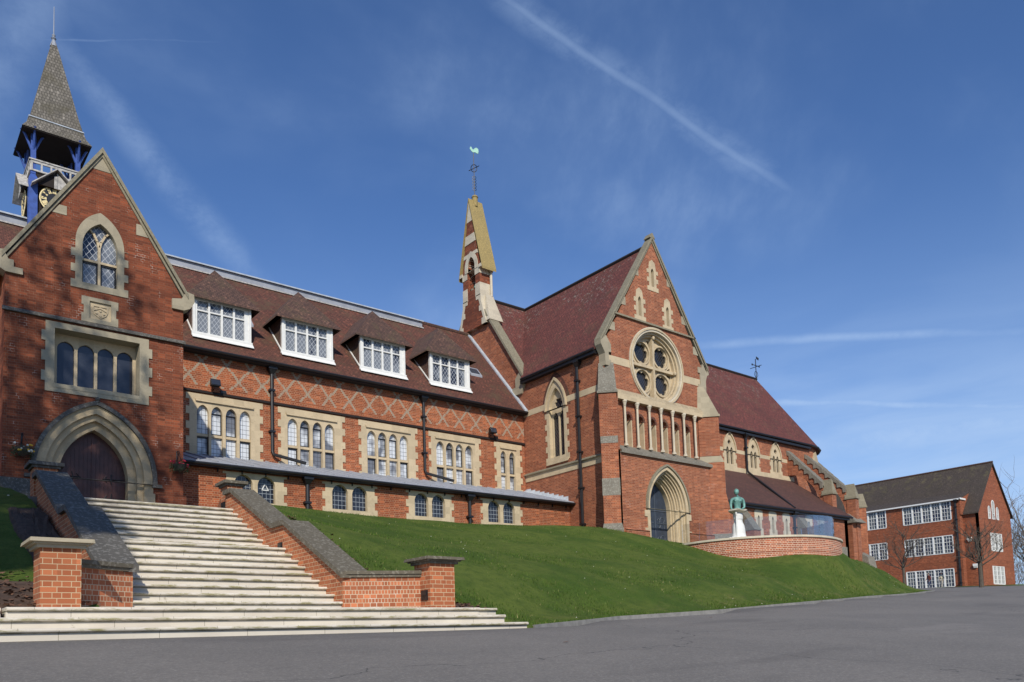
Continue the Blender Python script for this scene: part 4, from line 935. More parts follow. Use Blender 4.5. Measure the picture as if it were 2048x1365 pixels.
# floodlights
for x, lab in ((10.53, 'black floodlight on the hall wall above the leftmost tall window'), (23.99, 'black floodlight on the hall wall nearest the chapel')):
    fl = thing('floodlight', lab, 'floodlight', (x, HY-.1, 10.1), 'black floodlights on the hall wall')
    bm = NB(); solid(bm, [(x-.19, HY-.42, 10.16), (x+.19, HY-.42, 10.16), (x+.15, HY-.16, 10.16), (x-.15, HY-.16, 10.16)], [(x-.19, HY-.36, 10.42), (x+.19, HY-.36, 10.42), (x+.15, HY-.18, 10.40), (x-.15, HY-.18, 10.40)]); obj('housing', bm, 'black', fl)
    bm = NB(); solid(bm, [(x-.16, HY-.428, 10.19), (x+.16, HY-.428, 10.19), (x+.16, HY-.41, 10.19), (x-.16, HY-.41, 10.19)], [(x-.16, HY-.376, 10.39), (x+.16, HY-.376, 10.39), (x+.16, HY-.35, 10.39), (x-.16, HY-.35, 10.39)]); obj('lens', bm, 'g_blue', fl)
    bm = NB(); tube(bm, [(x, HY-.28, 10.17), (x, HY-.28, 10.08), (x, HY, 10.08)], .02, 6); box(bm, x+.3, x+.52, HY-.06, HY, 10.0, 10.12); obj('bracket', bm, 'black', fl)

# ------------------------------------------------------------------ clock turret
TX, TYc = 5.62, 35.35
tw = thing('clock_turret', 'blue timber clock turret with shingled spire rising behind the entrance gable', 'clock tower', (TX, TYc, 17))
hw = .86
bm = NB(); box(bm, TX-hw+.03, TX+hw-.03, TYc-hw+.03, TYc+hw-.03, 16.0, 18.62); obj('core', bm, 'soffit', tw)
for sx in (-1, 1):
    for sy in (-1, 1):
        cx_, cy_ = TX+sx*(hw-.09), TYc+sy*(hw-.09)
        bm = NB(); box(bm, cx_-.15, cx_+.15, cy_-.15, cy_+.15, 16.2, 18.3); solid(bm, [(cx_-.15, cy_-.15, 18.3), (cx_+.15, cy_-.15, 18.3), (cx_+.15, cy_+.15, 18.3), (cx_-.15, cy_+.15, 18.3)], [(cx_-.07, cy_-.07, 18.5), (cx_+.07, cy_-.07, 18.5), (cx_+.07, cy_+.07, 18.5), (cx_-.07, cy_+.07, 18.5)])
        box(bm, cx_-.085, cx_+.085, cy_-.085, cy_+.085, 18.5, 20.5)
        for dx, dy in ((-sx, 0), (0, -sy), (sx, 0), (0, sy)):
            pts = [(cx_+dx*.05, cy_+dy*.05, 19.45)]+[(cx_+dx*(.08+.34*t), cy_+dy*(.08+.34*t), 19.5+.72*math.sin(t*1.4)) for t in (.3, .6, 1)]
            tube(bm, pts, .045, 5)
        obj('corner_post', bm, 'blue', tw)
for name, Fq in (('front', FA((TX, TYc-hw, 0), (1, 0, 0), (0, 1, 0))), ('left', FA((TX-hw, TYc, 0), (0, 1, 0), (1, 0, 0))), ('right', FA((TX+hw, TYc, 0), (0, 1, 0), (-1, 0, 0))), ('back', FA((TX, TYc+hw, 0), (1, 0, 0), (0, -1, 0)))):
    bm = NB()
    plate(bm, Fq, rectp(-hw, hw, 18.60, 19.02), [rectp(-hw+.07+k*.33, -hw+.07+k*.33+.27, 18.66, 18.92) for k in range(5)], -.03, .03)
    fbox(bm, Fq, -hw-.05, hw+.05, 19.02, 19.07, -.06, .06)
    obj('railing', bm, 'white_old', tw)
    bm = NB()
    plate(bm, Fq, [(-.62, 18.02), (0, 18.66), (0, 18.02)], (), -.22, -.05, 1); plate(bm, Fq, [(0, 18.02), (0, 18.66), (.62, 18.02)], (), -.215, -.05, 0); fbox(bm, Fq, -.09, .02, 18.0, 18.5, -.24, -.22, 0)
    for s in (-1, 1):
        slab(bm, [Fq[0]+Fq[1]*(s*.86)+Fq[3]*-.38+Vector((0, 0, 17.96)), Fq[0]+Vector((0, 0, 18.78))+Fq[3]*-.38, Fq[0]+Vector((0, 0, 18.78)), Fq[0]+Fq[1]*(s*.86)+Vector((0, 0, 17.96))], .05, 0)
    obj('clock_gable', bm, ['white_old', 'soffit'], tw)
    if name in ('front', 'left'):
        bm = NB(); plate(bm, Fq, circle(-.06, 17.58, .52, 40), (), -.10, -.02); ck = obj('clock', bm, 'clock_black', tw)
        bm = NB(); plate(bm, Fq, circle(-.06, 17.58, .515, 40), [circle(-.06, 17.58, .475, 40)], -.115, -.10)
        for k in range(60):
            a = math.pi/30*k; c, s = math.cos(a), math.sin(a); plate(bm, Fq, [(-.06+.445*c-.006*s, 17.58+.445*s+.006*c), (-.06+.475*c-.006*s, 17.58+.475*s+.006*c), (-.06+.475*c+.006*s, 17.58+.475*s-.006*c), (-.06+.445*c+.006*s, 17.58+.445*s-.006*c)], (), -.112, -.10)
        ROM = ['XII', 'I', 'II', 'III', 'IIII', 'V', 'VI', 'VII', 'VIII', 'IX', 'X', 'XI']
        for k, rn in enumerate(ROM):
            a = -2*math.pi*k/12; up = (math.sin(-a), math.cos(a)); rt = (up[1], -up[0])
            def P2(x, y): return (-.06+up[0]*(.36+y)+rt[0]*x, 17.58+up[1]*(.36+y)+rt[1]*x)
            wd = {'I': .034, 'V': .066, 'X': .07}; tw_ = sum(wd[c] for c in rn); x = -tw_/2
            for c in rn:
                def bar(xa, xb, th): plate(bm, Fq, [P2(xa-th*1.5, -.095), P2(xa+th*1.5, -.095), P2(xb+th*1.5, .085), P2(xb-th*1.5, .085)], (), -.113, -.10)
                cxx = x+wd[c]/2
                if c == 'I': bar(cxx, cxx, .010)
                elif c == 'V': bar(cxx, cxx-.022, .010); bar(cxx, cxx+.022, .006)
                else: bar(cxx-.022, cxx+.022, .010); bar(cxx+.022, cxx-.022, .006)
                x += wd[c]
        obj('numerals', bm, 'gold', ck)
        bm = NB()
        for ang, L, wd_ in ((R(52), .27, .022), (R(48), .40, .013)):
            up = (math.sin(ang), math.cos(ang)); rt = (up[1], -up[0])
            plate(bm, Fq, [(-.06+rt[0]*q*wd_+up[0]*r, 17.58+rt[1]*q*wd_+up[1]*r) for q, r in ((-1, -.08), (1, -.08), (.4, L), (-.4, L))], (), -.13, -.118)
        obj('hands', bm, 'gold', ck)
# spire
prof = [(1.20, 20.12), (1.02, 20.42), (.93, 20.72), (.80, 21.25), (.62, 22.1), (.40, 23.15), (.18, 24.2), (.05, 24.75)]
bm = NB(); rings = [[bm.verts.new((TX+sx*r, TYc+sy*r, z)) for sx, sy in ((-1, -1), (1, -1), (1, 1), (-1, 1))] for r, z in prof]
for a, b2 in zip(rings, rings[1:]):
    for k in range(4): bm.faces.new([a[k], a[(k+1) % 4], b2[(k+1) % 4], b2[k]])
bm.faces.new(rings[-1]); obj('spire_roof', bm, 'shingle', tw)
bm = NB(); solid(bm, [(TX+sx*1.17, TYc+sy*1.17, 20.08) for sx, sy in ((-1, -1), (1, -1), (1, 1), (-1, 1))], [(TX+sx*1.17, TYc+sy*1.17, 20.12) for sx, sy in ((-1, -1), (1, -1), (1, 1), (-1, 1))]); obj('soffit', bm, 'soffit', tw)
bm = NB(); r = .945
for s in (-1, 1): box(bm, TX-r, TX+r, TYc+s*r-.02, TYc+s*r+.02, 20.70, 20.74); box(bm, TX+s*r-.02, TX+s*r+.02, TYc-r, TYc+r, 20.70, 20.74)
obj('lead_band', bm, 'lead_pale', tw)
bm = NB(); lathe(bm, (TX, TYc, 24.5), [(.14, 0), (.10, .15), (.05, .3), (.10, .36), (.04, .42), (.07, .50), (.02, .56), (.014, 1.7), (.003, 1.75)], 10); obj('finial', bm, 'lead', tw)
# ------------------------------------------------------------------ chapel
ch = thing('chapel', 'red brick chapel with rose window gable, bellcote and flying buttresses', 'church', (29.9, 30, 4.2))
SX_, FYc = 26.26, 25.4; XC = 29.9; RIDGE = 19.15; EAVE = 13.45
# west side wall and nave gable in one plane
sidewin = pointed(28.73, .62, 8.75, 11.2, 1.25, 10)
out = [(25.1, 3.8), (39.1, 3.8), (39.1, 13.5), (35.1, 19.25), (31.25, 13.55), (25.4, 13.45), (25.4, 11.2), (25.1, 11.2)]
obj('side_wall', plate(NB(), FX(SX_), out, [pointed(28.73, .70, 8.65, 11.2, 1.4, 10)], 0, .5), 'brick_chapel', ch)
# front: upper gable with the rose, arcade stage, lower stage with the doorway
slits = [(29.88, 17.0, 17.75), (28.86, 15.32, 16.1), (30.88, 15.25, 16.05)]
up = [(SX_+.02, 11.15), (33.54, 11.15), (33.54, 13.3), (XC, RIDGE+.15), (SX_+.02, 13.3)]
rose_c = (29.88, 12.98)
obj('front_wall', plate(NB(), FY(FYc), up, [circle(*rose_c, 1.82, 40)]+[pointed(x, .11, z0, z1, .2, 4) for x, z0, z1 in slits], 0, .45), 'brick_chapel', ch)
nx = [27.37+.842*i for i in range(7)]; nc = [a+.335 for a in nx[:-1]]
nholes = [pointed(x+.085, .21, 8.82, 10.12, .27, 6) for x in nc]
obj('arcade_wall', plate(NB(), FY(FYc+.06), rectp(SX_+.02, 33.54, 8.4, 11.2), nholes, 0, .35), 'brick_chapel', ch)
obj('niche_back', plate(NB(), FY(FYc+.40), rectp(27, 33, 8.5, 10.9), (), 0, .05), 'brick_chapel', ch)
bm = NB()
for x in nc: box(bm, x+.245, x+.297, FYc+.04, FYc+.40, 8.82, 10.10)
obj('niche_jamb', bm, 'stone', ch)
bm = NB()
for x in nc: plate(bm, FY(FYc+.05), pointed(x+.085, .31, 10.12, 10.12, .40, 8), [pointed(x+.085, .205, 10.13, 10.13, .26, 8)], 0, .1)
obj('niche_arch', bm, 'roof_hall', ch)
for x in nx:
    bm = NB(); lathe(bm, (x, FYc-.13, 8.78), [(.11, 0), (.11, .05), (.085, .09), (.055, .15), (.055, 1.86), (.075, 1.88), (.06, 1.91), (.10, 2.04), (.12, 2.07), (.12, 2.15)], 10); obj('colonnette', bm, 'stone_pale', ch, smooth=False)
LYc = 25.1
odoor = pointed(29.87, 1.38, 4.1, 6.05, 1.92, 14)
obj('lower_wall', plate(NB(), FY(LYc), rectp(SX_+.02, 33.54, 3.6, 8.5), [odoor], 0, .4), 'brick_chapel', ch)
bm = NB(); slab(bm, [(SX_+.5, LYc-.12, 8.50), (33.45, LYc-.12, 8.50), (33.2, FYc+.1, 8.86), (SX_+.5, FYc+.1, 8.86)], .06); box(bm, SX_+.5, 33.45, LYc-.12, LYc+.3, 8.36, 8.44); obj('weathered_shelf', bm, 'stone_dark', ch)
bm = NB(); plate(bm, (Vector((0, 0, 0)), Vector((0, 1, 0)), Vector((0, 0, 1)), Vector((1, 0, 0))), [(FYc+.05, 10.93), (FYc-.20, 10.93), (FYc-.20, 11.20), (FYc-.02, 11.44), (FYc+.05, 11.44)], (), SX_+.1, 33.6); obj('sill_band', bm, 'stone', ch)
bm = NB(); plate(bm, FY(FYc-.012), rectp(SX_+.05, 28.06, 12.60, 12.96), (), 0, .1); plate(bm, FY(FYc-.012), rectp(31.72, 33.5, 12.60, 12.96), (), 0, .1)
plate(bm, FX(SX_-.012), rectp(25.5, 27.98, 11.33, 11.62), (), 0, .1); plate(bm, FX(SX_-.012), rectp(29.48, 31.19, 11.33, 11.62), (), 0, .1)
plate(bm, FX(SX_-.03), rectp(25.5, 31.19, 7.98, 8.34), (), 0, .1); obj('stone_band', bm, 'stone', ch)
bm = NB(); slab(bm, [(SX_-.12, 25.5, 8.34), (SX_, 25.5, 8.42), (SX_, 31.19, 8.42), (SX_-.12, 31.19, 8.34)], .05); box(bm, 27.0, 32.88, FYc-.10, FYc-.001, 14.99, 15.07); obj('string_course', bm, 'coping', ch)
bm = NB(); fbox(bm, FY(LYc-.10), SX_+.6, 28.42, 3.6, 4.86, 0, .1); fbox(bm, FY(LYc-.10), 31.34, 33.3, 3.6, 4.92, 0, .1)
slab(bm, [(SX_+.6, LYc-.10, 4.86), (28.42, LYc-.10, 4.86), (28.42, LYc, 4.93), (SX_+.6, LYc, 4.93)], .04); slab(bm, [(31.34, LYc-.10, 4.92), (33.3, LYc-.10, 4.92), (33.3, LYc, 4.99), (31.34, LYc, 4.99)], .04)
obj('plinth', bm, 'brick_chapel', ch)
# slit surrounds
for x, z0, z1 in slits:
    wn_ = obj('slit_window', plate(NB(), FY(FYc-.02), quoined(x-.26, x+.26, z0-.22, z1+.1, .22, .14, top=[(x-.26, z1+.1), (x-.2, z1+.48), (x, z1+.62), (x+.2, z1+.48), (x+.26, z1+.1)], ph=0), [pointed(x, .10, z0, z1, .18, 4)], 0, .2), 'stone', ch)
    glass(FY(FYc+.16), rectp(x-.15, x+.15, z0-.05, z1+.3), 0, 'g_chapel', wn_)
# rose window
rw = obj('rose_window', plate(NB(), FY(FYc), circle(*rose_c, 1.94, 56), [circle(*rose_c, 1.72, 56)], -.07, .15), 'stone_pale', ch)
bm = NB(); plate(bm, FY(FYc), circle(*rose_c, 1.78, 48), [circle(*rose_c, 1.62, 48)], .06, .28); plate(bm, FY(FYc), circle(*rose_c, 1.68, 48), [circle(*rose_c, 1.53, 48)], .18, .50)
plate(bm, FY(FYc), circle(*rose_c, 1.9, 48), [circle(*rose_c, 1.82, 48)], -.11, -.06); obj('moulding', bm, 'stone', rw)
fc = [(rose_c[0]+sx*.69, rose_c[1]+sz*.69) for sx in (-1, 1) for sz in (-1, 1)]
def foil(cx_, cz_, r, n=6, amp=.23):
    pts = []
    for k in range(n*8):
        a = 2*math.pi*k/(n*8)+.26; q = abs(math.cos(n*a/2)); pts.append((cx_+r*(1-amp+amp*q**.55)*math.cos(a), cz_+r*(1-amp+amp*q**.55)*math.sin(a)))
    return pts
sp = []
for k in range(4):
    a = k*math.pi/2; sp.append([(rose_c[0]+math.cos(a+da)*r, rose_c[1]+math.sin(a+da)*r) for r, da in ((.98, .05), (1.40, .055), (1.40, .22), (1.2, .15))]); sp.append([(rose_c[0]+math.cos(a-da)*r, rose_c[1]+math.sin(a-da)*r) for r, da in ((.98, .05), (1.2, .15), (1.40, .22), (1.40, .055))])
sp.append([(rose_c[0]+x, rose_c[1]+z) for x, z in ((.05, .18), (.18, .05), (.05, .05))]); 
plate_h = [circle(x, z, .53, 32) for x, z in fc]+sp[:8]
bm = plate(NB(), FY(FYc), circle(*rose_c, 1.6, 48), plate_h, .34, .46)
for x, z in fc: plate(bm, FY(FYc), circle(x, z, .60, 32), [circle(x, z, .525, 32)], .28, .345); plate(bm, FY(FYc), circle(x, z, .54, 32), [foil(x, z, .50)], .37, .45)
fbox(bm, FY(FYc), rose_c[0]-.065, rose_c[0]+.065, rose_c[1]-1.58, rose_c[1]+1.58, .16, .35); fbox(bm, FY(FYc), rose_c[0]-1.58, rose_c[0]+1.58, rose_c[1]-.065, rose_c[1]+.065, .17, .352)
for x, z in ((rose_c[0], rose_c[1]+1.5), (rose_c[0]+1.5, rose_c[1])): blob(bm, (x, FYc+.12, z), (.10, .08, .10), 6)
obj('tracery', bm, 'stone', rw)
glass(FY(FYc+.47), circle(*rose_c, 1.58, 32), 0, 'g_chapel', rw)
# doorway with moulded orders
bm = NB(); 
def order(a, i_, d0, d1): plate(bm, FY(LYc), pointed(29.87, a, 4.0, 6.02, hc_(a), 14), [pointed(29.87, i_, 4.01, 6.02, hc_(i_), 14)], d0, d1)
order(1.48, 1.30, -.04, .16); order(1.32, 1.22, .08, .24)
order(1.24, 1.14, .18, .36); order(1.16, 1.08, .30, .46); order(1.10, 1.00, .40, .58); order(1.02, .95, .52, .68); order(.98, .88, .62, .95)
for s in (-1, 1):
    for k, (z0, z1) in enumerate(((5.55, 5.85), (4.75, 5.02), (4.1, 4.4))): fbox(bm, FY(LYc-.038), *sorted((29.87+s*1.40, 29.87+s*1.66)), z0, z1, 0, .1)
dsur = obj('door_surround', bm, 'stone', ch)
bm = NB()
for s in (-1, 1):
    for rr_, dd_ in ((1.19, .17), (1.07, .38)):
        lathe(bm, (29.87+s*rr_, LYc+dd_, 4.15), [(.09, 0), (.09, .08), (.05, .14), (.05, 1.72), (.065, 1.74), (.05, 1.77), (.09, 1.86), (.10, 1.92)], 8)
obj('jamb_shaft', bm, 'stone', dsur)
bm = plate(NB(), FY(LYc), pointed(29.87, 1.56, 5.92, 6.02, hc_(1.56), 14), [pointed(29.87, 1.47, 5.93, 6.02, hc_(1.47), 14)], -.11, -.001); obj('hood_mould', bm, 'coping', dsur)
cd = obj('door', plate(NB(), FY(LYc+.85), pointed(29.87, .93, 4.1, 6.02, 1.42, 12), (), 0, .06), 'door_blue', ch)
bm = NB(); Fd = LYc+.83
for s in (-1, 1):
    for z0 in (4.55, 5.45):
        tube(bm, [(29.87+s*.85, Fd, z0), (29.87+s*.12, Fd, z0)], .014, 5)
        for q in (-1, 1):
            pts = [(29.87+s*(.5+.16*math.cos(t)), Fd, z0+q*(.17+.15*math.sin(t))) for t in [i*.7-1.2 for i in range(8)]]; tube(bm, pts, .011, 5)
            pts = [(29.87+s*(.24+.09*math.cos(t)), Fd, z0+q*(.13+.11*math.sin(t))) for t in [i*.7-1.2 for i in range(7)]]; tube(bm, pts, .010, 5)
tube(bm, [(29.87, Fd, 4.2), (29.87, Fd, 7.0)], .012, 5); tube(bm, [(29.0, Fd, 6.05), (30.7, Fd, 6.05)], .016, 5)
obj('scrollwork', bm, 'iron_scroll', cd)
# side window
sw = obj('lancet_window', plate(NB(), FX(SX_-.02), quoined(28.02, 29.44, 8.6, 11.25, .28, .13, top=pointed(28.73, .71, 11.25, 11.25, 1.42, 10)), [pointed(28.73, .52, 8.85, 11.2, 1.05, 10)], 0, .2), 'stone', ch)
bm = NB(); 
fl1, fl2 = pointed(28.50, .19, 8.9, 10.75, .34, 6), pointed(28.96, .19, 8.9, 10.75, .34, 6)
plate(bm, FX(SX_+.16), pointed(28.73, .54, 8.8, 11.2, 1.08, 10), [fl1, fl2, foil(28.73, 11.50, .27, 6, .3)], 0, .12); obj('tracery', bm, 'stone', sw)
bm = NB(); plate(bm, FX(SX_), pointed(28.73, .78, 11.2, 11.2, 1.56, 10), [pointed(28.73, .70, 11.21, 11.2, 1.42, 10)], -.10, -.001); slab(bm, [(SX_-.08, 27.95, 8.60), (SX_+.15, 27.95, 8.88), (SX_+.15, 29.5, 8.88), (SX_-.08, 29.5, 8.60)], .1); obj('hood_mould', bm, 'stone', sw)
glass(FX(SX_+.22), rectp(28.1, 29.35, 8.7, 12.4), 0, 'g_chapel', sw)
bm = plate(NB(), FX(SX_-.006), pointed(28.73, 1.02, 11.2, 11.2, 1.86, 12), [pointed(28.73, .80, 11.21, 11.2, 1.58, 12)], 0, .05); obj('relieving_arch', bm, 'roof_hall', sw)
# diagonal corner buttresses
def diag(cx_, cy_, dx, label):
    n = Vector((dx, -1, 0)).normalized(); t = Vector((-n.y, n.x, 0)); c = Vector((cx_, cy_, 0)); bt = None
    def blk(bm, w, s0, s1, z0, z1, s1t=None, wt=None, mi=0):
        s1t = s1 if s1t is None else s1t; wt = w if wt is None else wt
        P = lambda a, b2, z: (c+t*a+n*b2+Vector((0, 0, z))).to_tuple()
        solid(bm, [P(-w, s0, z0), P(w, s0, z0), P(w, s1, z0), P(-w, s1, z0)], [P(-wt, s0, z1), P(wt, s0, z1), P(wt, s1t, z1), P(-wt, s1t, z1)], mi)
    bm = NB(); blk(bm, .40, -.4, .62, 8.95, 10.95); blk(bm, .375, -.4, .80, 7.02, 8.62); blk(bm, .375, -.4, .96, 3.6, 6.25); b_ = obj('buttress', bm, 'brick_chapel', ch)
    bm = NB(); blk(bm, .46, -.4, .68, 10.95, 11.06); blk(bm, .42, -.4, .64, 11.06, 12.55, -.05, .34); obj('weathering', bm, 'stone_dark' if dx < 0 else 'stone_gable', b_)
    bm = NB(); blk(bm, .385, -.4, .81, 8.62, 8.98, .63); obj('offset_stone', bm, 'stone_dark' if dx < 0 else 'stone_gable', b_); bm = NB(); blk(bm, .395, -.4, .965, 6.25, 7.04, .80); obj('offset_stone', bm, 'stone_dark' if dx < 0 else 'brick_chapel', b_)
    bm = NB(); blk(bm, .46, -.4, 1.12, 3.6, 4.72); blk(bm, .46, -.4, 1.12, 4.72, 5.0, 1.0, .40); obj('plinth', bm, 'stone_dark', b_)
diag(SX_+.12, FYc+.0, -1, 'l'); diag(33.42, FYc+.0, 1, 'r')
# kneelers, copings of the gable
bm = NB(); dz = (RIDGE-13.3)/(XC-25.9)
coping_run(bm, FY(FYc-.10), [(XC, RIDGE+.26), (26.0, 13.46)], .18, 0, .40); coping_run(bm, FY(FYc-.10), [(XC, RIDGE+.26), (33.8, 13.46)], .18, 0, .40)
coping_run(bm, FY(FYc-.05), [(XC, RIDGE+.12), (26.1, 13.40)], .15, 0, .33); coping_run(bm, FY(FYc-.05), [(XC, RIDGE+.12), (33.7, 13.40)], .15, 0, .33)
solid(bm, [(XC-.2, FYc-.11, RIDGE+.30), (XC+.2, FYc-.11, RIDGE+.30), (XC+.2, FYc+.3, RIDGE+.30), (XC-.2, FYc+.3, RIDGE+.30)], [(XC-.03, FYc-.11, RIDGE+.55), (XC+.03, FYc-.11, RIDGE+.55), (XC+.03, FYc+.3, RIDGE+.55), (XC-.03, FYc+.3, RIDGE+.55)])
coping_run(bm, FX(SX_-.16), [(35.1, 19.35), (31.0, 13.32)], .20, 0, .6); coping_run(bm, FX(SX_-.16), [(35.1, 19.35), (39.2, 13.3)], .20, 0, .6)
obj('coping', bm, 'coping', ch)
bm = NB()
Kp = [(26.55, 12.95), (26.24, 12.3), (26.24, 12.9), (26.02, 13.0), (25.95, 13.2), (25.78, 13.3), (25.78, 13.62), (26.0, 13.75), (26.3, 13.72), (26.3, 13.38), (26.72, 13.38), (26.55, 13.3)]
plate(bm, FY(FYc-.12), [(26.0, 13.34), (26.12, 13.15), (26.24, 12.95), (26.24, 12.40), (26.62, 12.40), (26.62, 12.68), (26.48, 12.68), (26.48, 13.05), (26.64, 13.05), (26.64, 13.42), (26.35, 13.80), (25.98, 13.48)], (), 0, .4)
plate(bm, FY(FYc-.05), [(33.16, 12.1), (33.60, 12.1), (33.60, 12.95), (33.72, 13.25), (33.86, 13.32), (33.86, 13.46), (33.45, 13.85), (33.30, 13.6), (33.02, 13.6), (33.02, 13.3), (33.16, 13.3), (33.16, 12.7), (33.0, 12.7), (33.0, 12.4), (33.16, 12.4)], (), 0, .35)
for s in (-1, 1):
    for x0, z0 in ((1.15, 17.3), (2.15, 15.6), (2.95, 14.2)): plate(bm, FY(FYc-.015), [(XC+s*(x0-.12), z0), (XC+s*(x0+.28), z0), (XC+s*(x0+.02), z0+.4), (XC+s*(x0-.12), z0+.4)], (), 0, .1)
plate(bm, FX(SX_-.12), [(30.98, 13.0), (31.2, 12.6), (31.9, 12.6), (31.9, 13.0), (31.65, 13.0), (31.65, 13.45), (31.3, 13.75), (30.9, 13.45)], (), 0, .4)
obj('kneeler_stone', bm, 'stone_gable', ch)
# roofs
bm = NB()
slab(bm, [(26.02, FYc+.3, EAVE-.1), (26.02, 31.05, EAVE-.1), (XC, 35.1, RIDGE), (XC, FYc+.3, RIDGE)], .14)
slab(bm, [(33.78, FYc+.3, EAVE-.1), (XC, FYc+.3, RIDGE), (XC, 35.1, RIDGE), (33.78, 31.05, EAVE-.1)], .14)
EX = 52.7
slab(bm, [(26.4, 35.1, RIDGE-.01), (26.4, 30.97, EAVE-.12), (EX, 30.97, EAVE-.12), (EX, 35.1, RIDGE-.01)], .14)
slab(bm, [(26.4, 35.1, RIDGE-.01), (EX, 35.1, RIDGE-.01), (EX, 39.23, EAVE-.12), (26.4, 39.23, EAVE-.12)], .14)
n = 20; ap = bm.verts.new((EX, 35.1, RIDGE-.01)); rim = [bm.verts.new((EX+4.13*math.sin(math.pi*k/n), 35.1-4.13*math.cos(math.pi*k/n), EAVE-.12)) for k in range(n+1)]; rim2 = [bm.verts.new(v.co-Vector((0, 0, .14))) for v in rim]
for k in range(n): bm.faces.new([ap, rim[k], rim[k+1]]); bm.faces.new([rim[k], rim2[k], rim2[k+1], rim[k+1]])
bm.faces.new(rim2)
obj('roof', bm, 'roof_chapel', ch)
bm = NB(); tube(bm, [(XC, FYc+.4, RIDGE+.03), (XC, 35.1, RIDGE+.03)], .10, 6); tube(bm, [(26.6, 35.1, RIDGE+.03), (EX, 35.1, RIDGE+.03)], .10, 6); obj('ridge_tiles', bm, 'soffit', ch)
bm = NB(); box(bm, 26.0, 26.25, FYc+.35, 31.1, EAVE-.42, EAVE-.26); tube(bm, [(25.97, FYc+.35, EAVE-.22), (25.97, 31.0, EAVE-.22)], .065, 8); tube(bm, [(33.7, 30.92, EAVE-.24), (EX, 30.92, EAVE-.24)]+[(EX+4.18*math.sin(math.pi*k/12), 35.1-4.18*math.cos(math.pi*k/12), EAVE-.24) for k in range(1, 12)], .075, 8)
box(bm, 33.7, EX, 30.95, 31.19, EAVE-.5, EAVE-.36); obj('gutter', bm, 'black', ch)
bm = NB(); fbox(bm, FY(31.2), 33.6, EX, 13.0, 13.1, -.07, -.001)
for k in range(12):
    a, b2 = math.pi*k/24, math.pi*(k+1)/24
obj('corbel_course', bm, 'brick_chapel', ch)
downpipe(ch, [(26.12, 27.05, 13.0), (26.12, 27.05, 4.6)], .075, .18)
# clerestory
clx = [(43.40, .62), (45.97, .62), (48.53, .62)]
cl = [(40.83, .62)]+clx
obj('clerestory_wall', plate(NB(), FY(31.2), rectp(33.54, EX, 3.8, 13.2), [pointed(x, a-.1, 10.85, 11.75, 1.05, 8) for x, a in cl], 0, .4), 'brick_chapel', ch)
for x, a in cl:
    w_ = obj('clerestory_window', plate(NB(), FY(31.2-.025), quoined(x-.60, x+.60, 10.72, 11.8, .27, .12, top=pointed(x, .60, 11.8, 11.8, 1.15, 8)), [pointed(x-.21, .135, 10.88, 11.75, .26, 5), pointed(x+.21, .135, 10.88, 11.75, .26, 5), foil(x, 12.30, .17, 4, .3)], 0, .2), 'stone', ch)
    glass(FY(31.30), rectp(x-.4, x+.4, 10.8, 12.6), 0, 'g_chapel', w_)
    bm = plate(NB(), FY(31.2), pointed(x, .68, 11.75, 11.75, 1.27, 8), [pointed(x, .60, 11.76, 11.75, 1.16, 8)], -.10, -.001); obj('hood_mould', bm, 'stone', w_)
bm = NB(); seg = [33.6]+[v for x, a in cl for v in (x-.66, x+.66)]+[50.15]
for k in range(0, len(seg)-1, 2): plate(bm, FY(31.2-.012), rectp(seg[k], seg[k+1], 11.66, 11.90), (), 0, .05)
plate(bm, FY(31.2-.05), rectp(33.6, 50.6, 10.42, 10.72), (), 0, .06); obj('stone_band', bm, 'stone', ch)
bm = NB(); V0 = [];  n = 20
for k in range(n+1): a = math.pi*k/n; V0.append((bm.verts.new((EX+3.9*math.sin(a), 35.1-3.9*math.cos(a), 3.8)), bm.verts.new((EX+3.9*math.sin(a), 35.1-3.9*math.cos(a), 13.2))))
for k in range(n): bm.faces.new([V0[k][0], V0[k+1][0], V0[k+1][1], V0[k][1]])
obj('apse_wall', bm, 'brick_chapel', ch)
for a in (.26, .86):
    px, py = EX+3.9*math.sin(a), 35.1-3.9*math.cos(a); Fq = FA((px+.03*math.sin(a), py-.03*math.cos(a), 0), (math.cos(a), math.sin(a), 0), (-math.sin(a), math.cos(a), 0))
    w_ = obj('clerestory_window', plate(NB(), Fq, quoined(-.60, .60, 10.72, 11.8, .27, .12, top=pointed(0, .60, 11.8, 11.8, 1.15, 8)), [pointed(-.21, .135, 10.88, 11.75, .26, 5), pointed(.21, .135, 10.88, 11.75, .26, 5)], -.06, .2), 'stone', ch)
downpipe(ch, [(45.02, 31.05, 13.0), (45.02, 31.05, 10.62), (44.95, 30.9, 10.42), (43.75, 27.0, 7.42)], .07, .17)
# aisle
AY = 27.2
aw = [40.26, 41.66, 43.06, 45.5, 46.9]
obj('aisle_wall', plate(NB(), FY(AY), rectp(33.54, 50.1, 3.6, 7.4), [pointed(x, .12, 5.75, 6.55, .25, 5) for x in aw], 0, .4), 'brick_chapel', ch)
for x in aw:
    w_ = obj('slit_window', plate(NB(), FY(AY-.02), quoined(x-.29, x+.29, 5.52, 7.08, .5, .10, ph=0), [pointed(x, .11, 5.78, 6.55, .22, 5)], 0, .15), 'stone_pale', ch); glass(FY(AY+.11), rectp(x-.15, x+.15, 5.7, 6.9), 0, 'g_chapel', w_)
bm = NB(); slab(bm, [(33.5, 26.95, 7.38), (50.25, 26.95, 7.38), (50.25, 31.19, 10.45), (33.5, 31.19, 10.45)], .12); slab(bm, [(50.25, 26.95, 7.38), (52.2, 28.5, 7.7), (52.2, 31.4, 8.9), (50.25, 31.19, 10.45)], .12); obj('aisle_roof', bm, 'roof_aisle', ch)
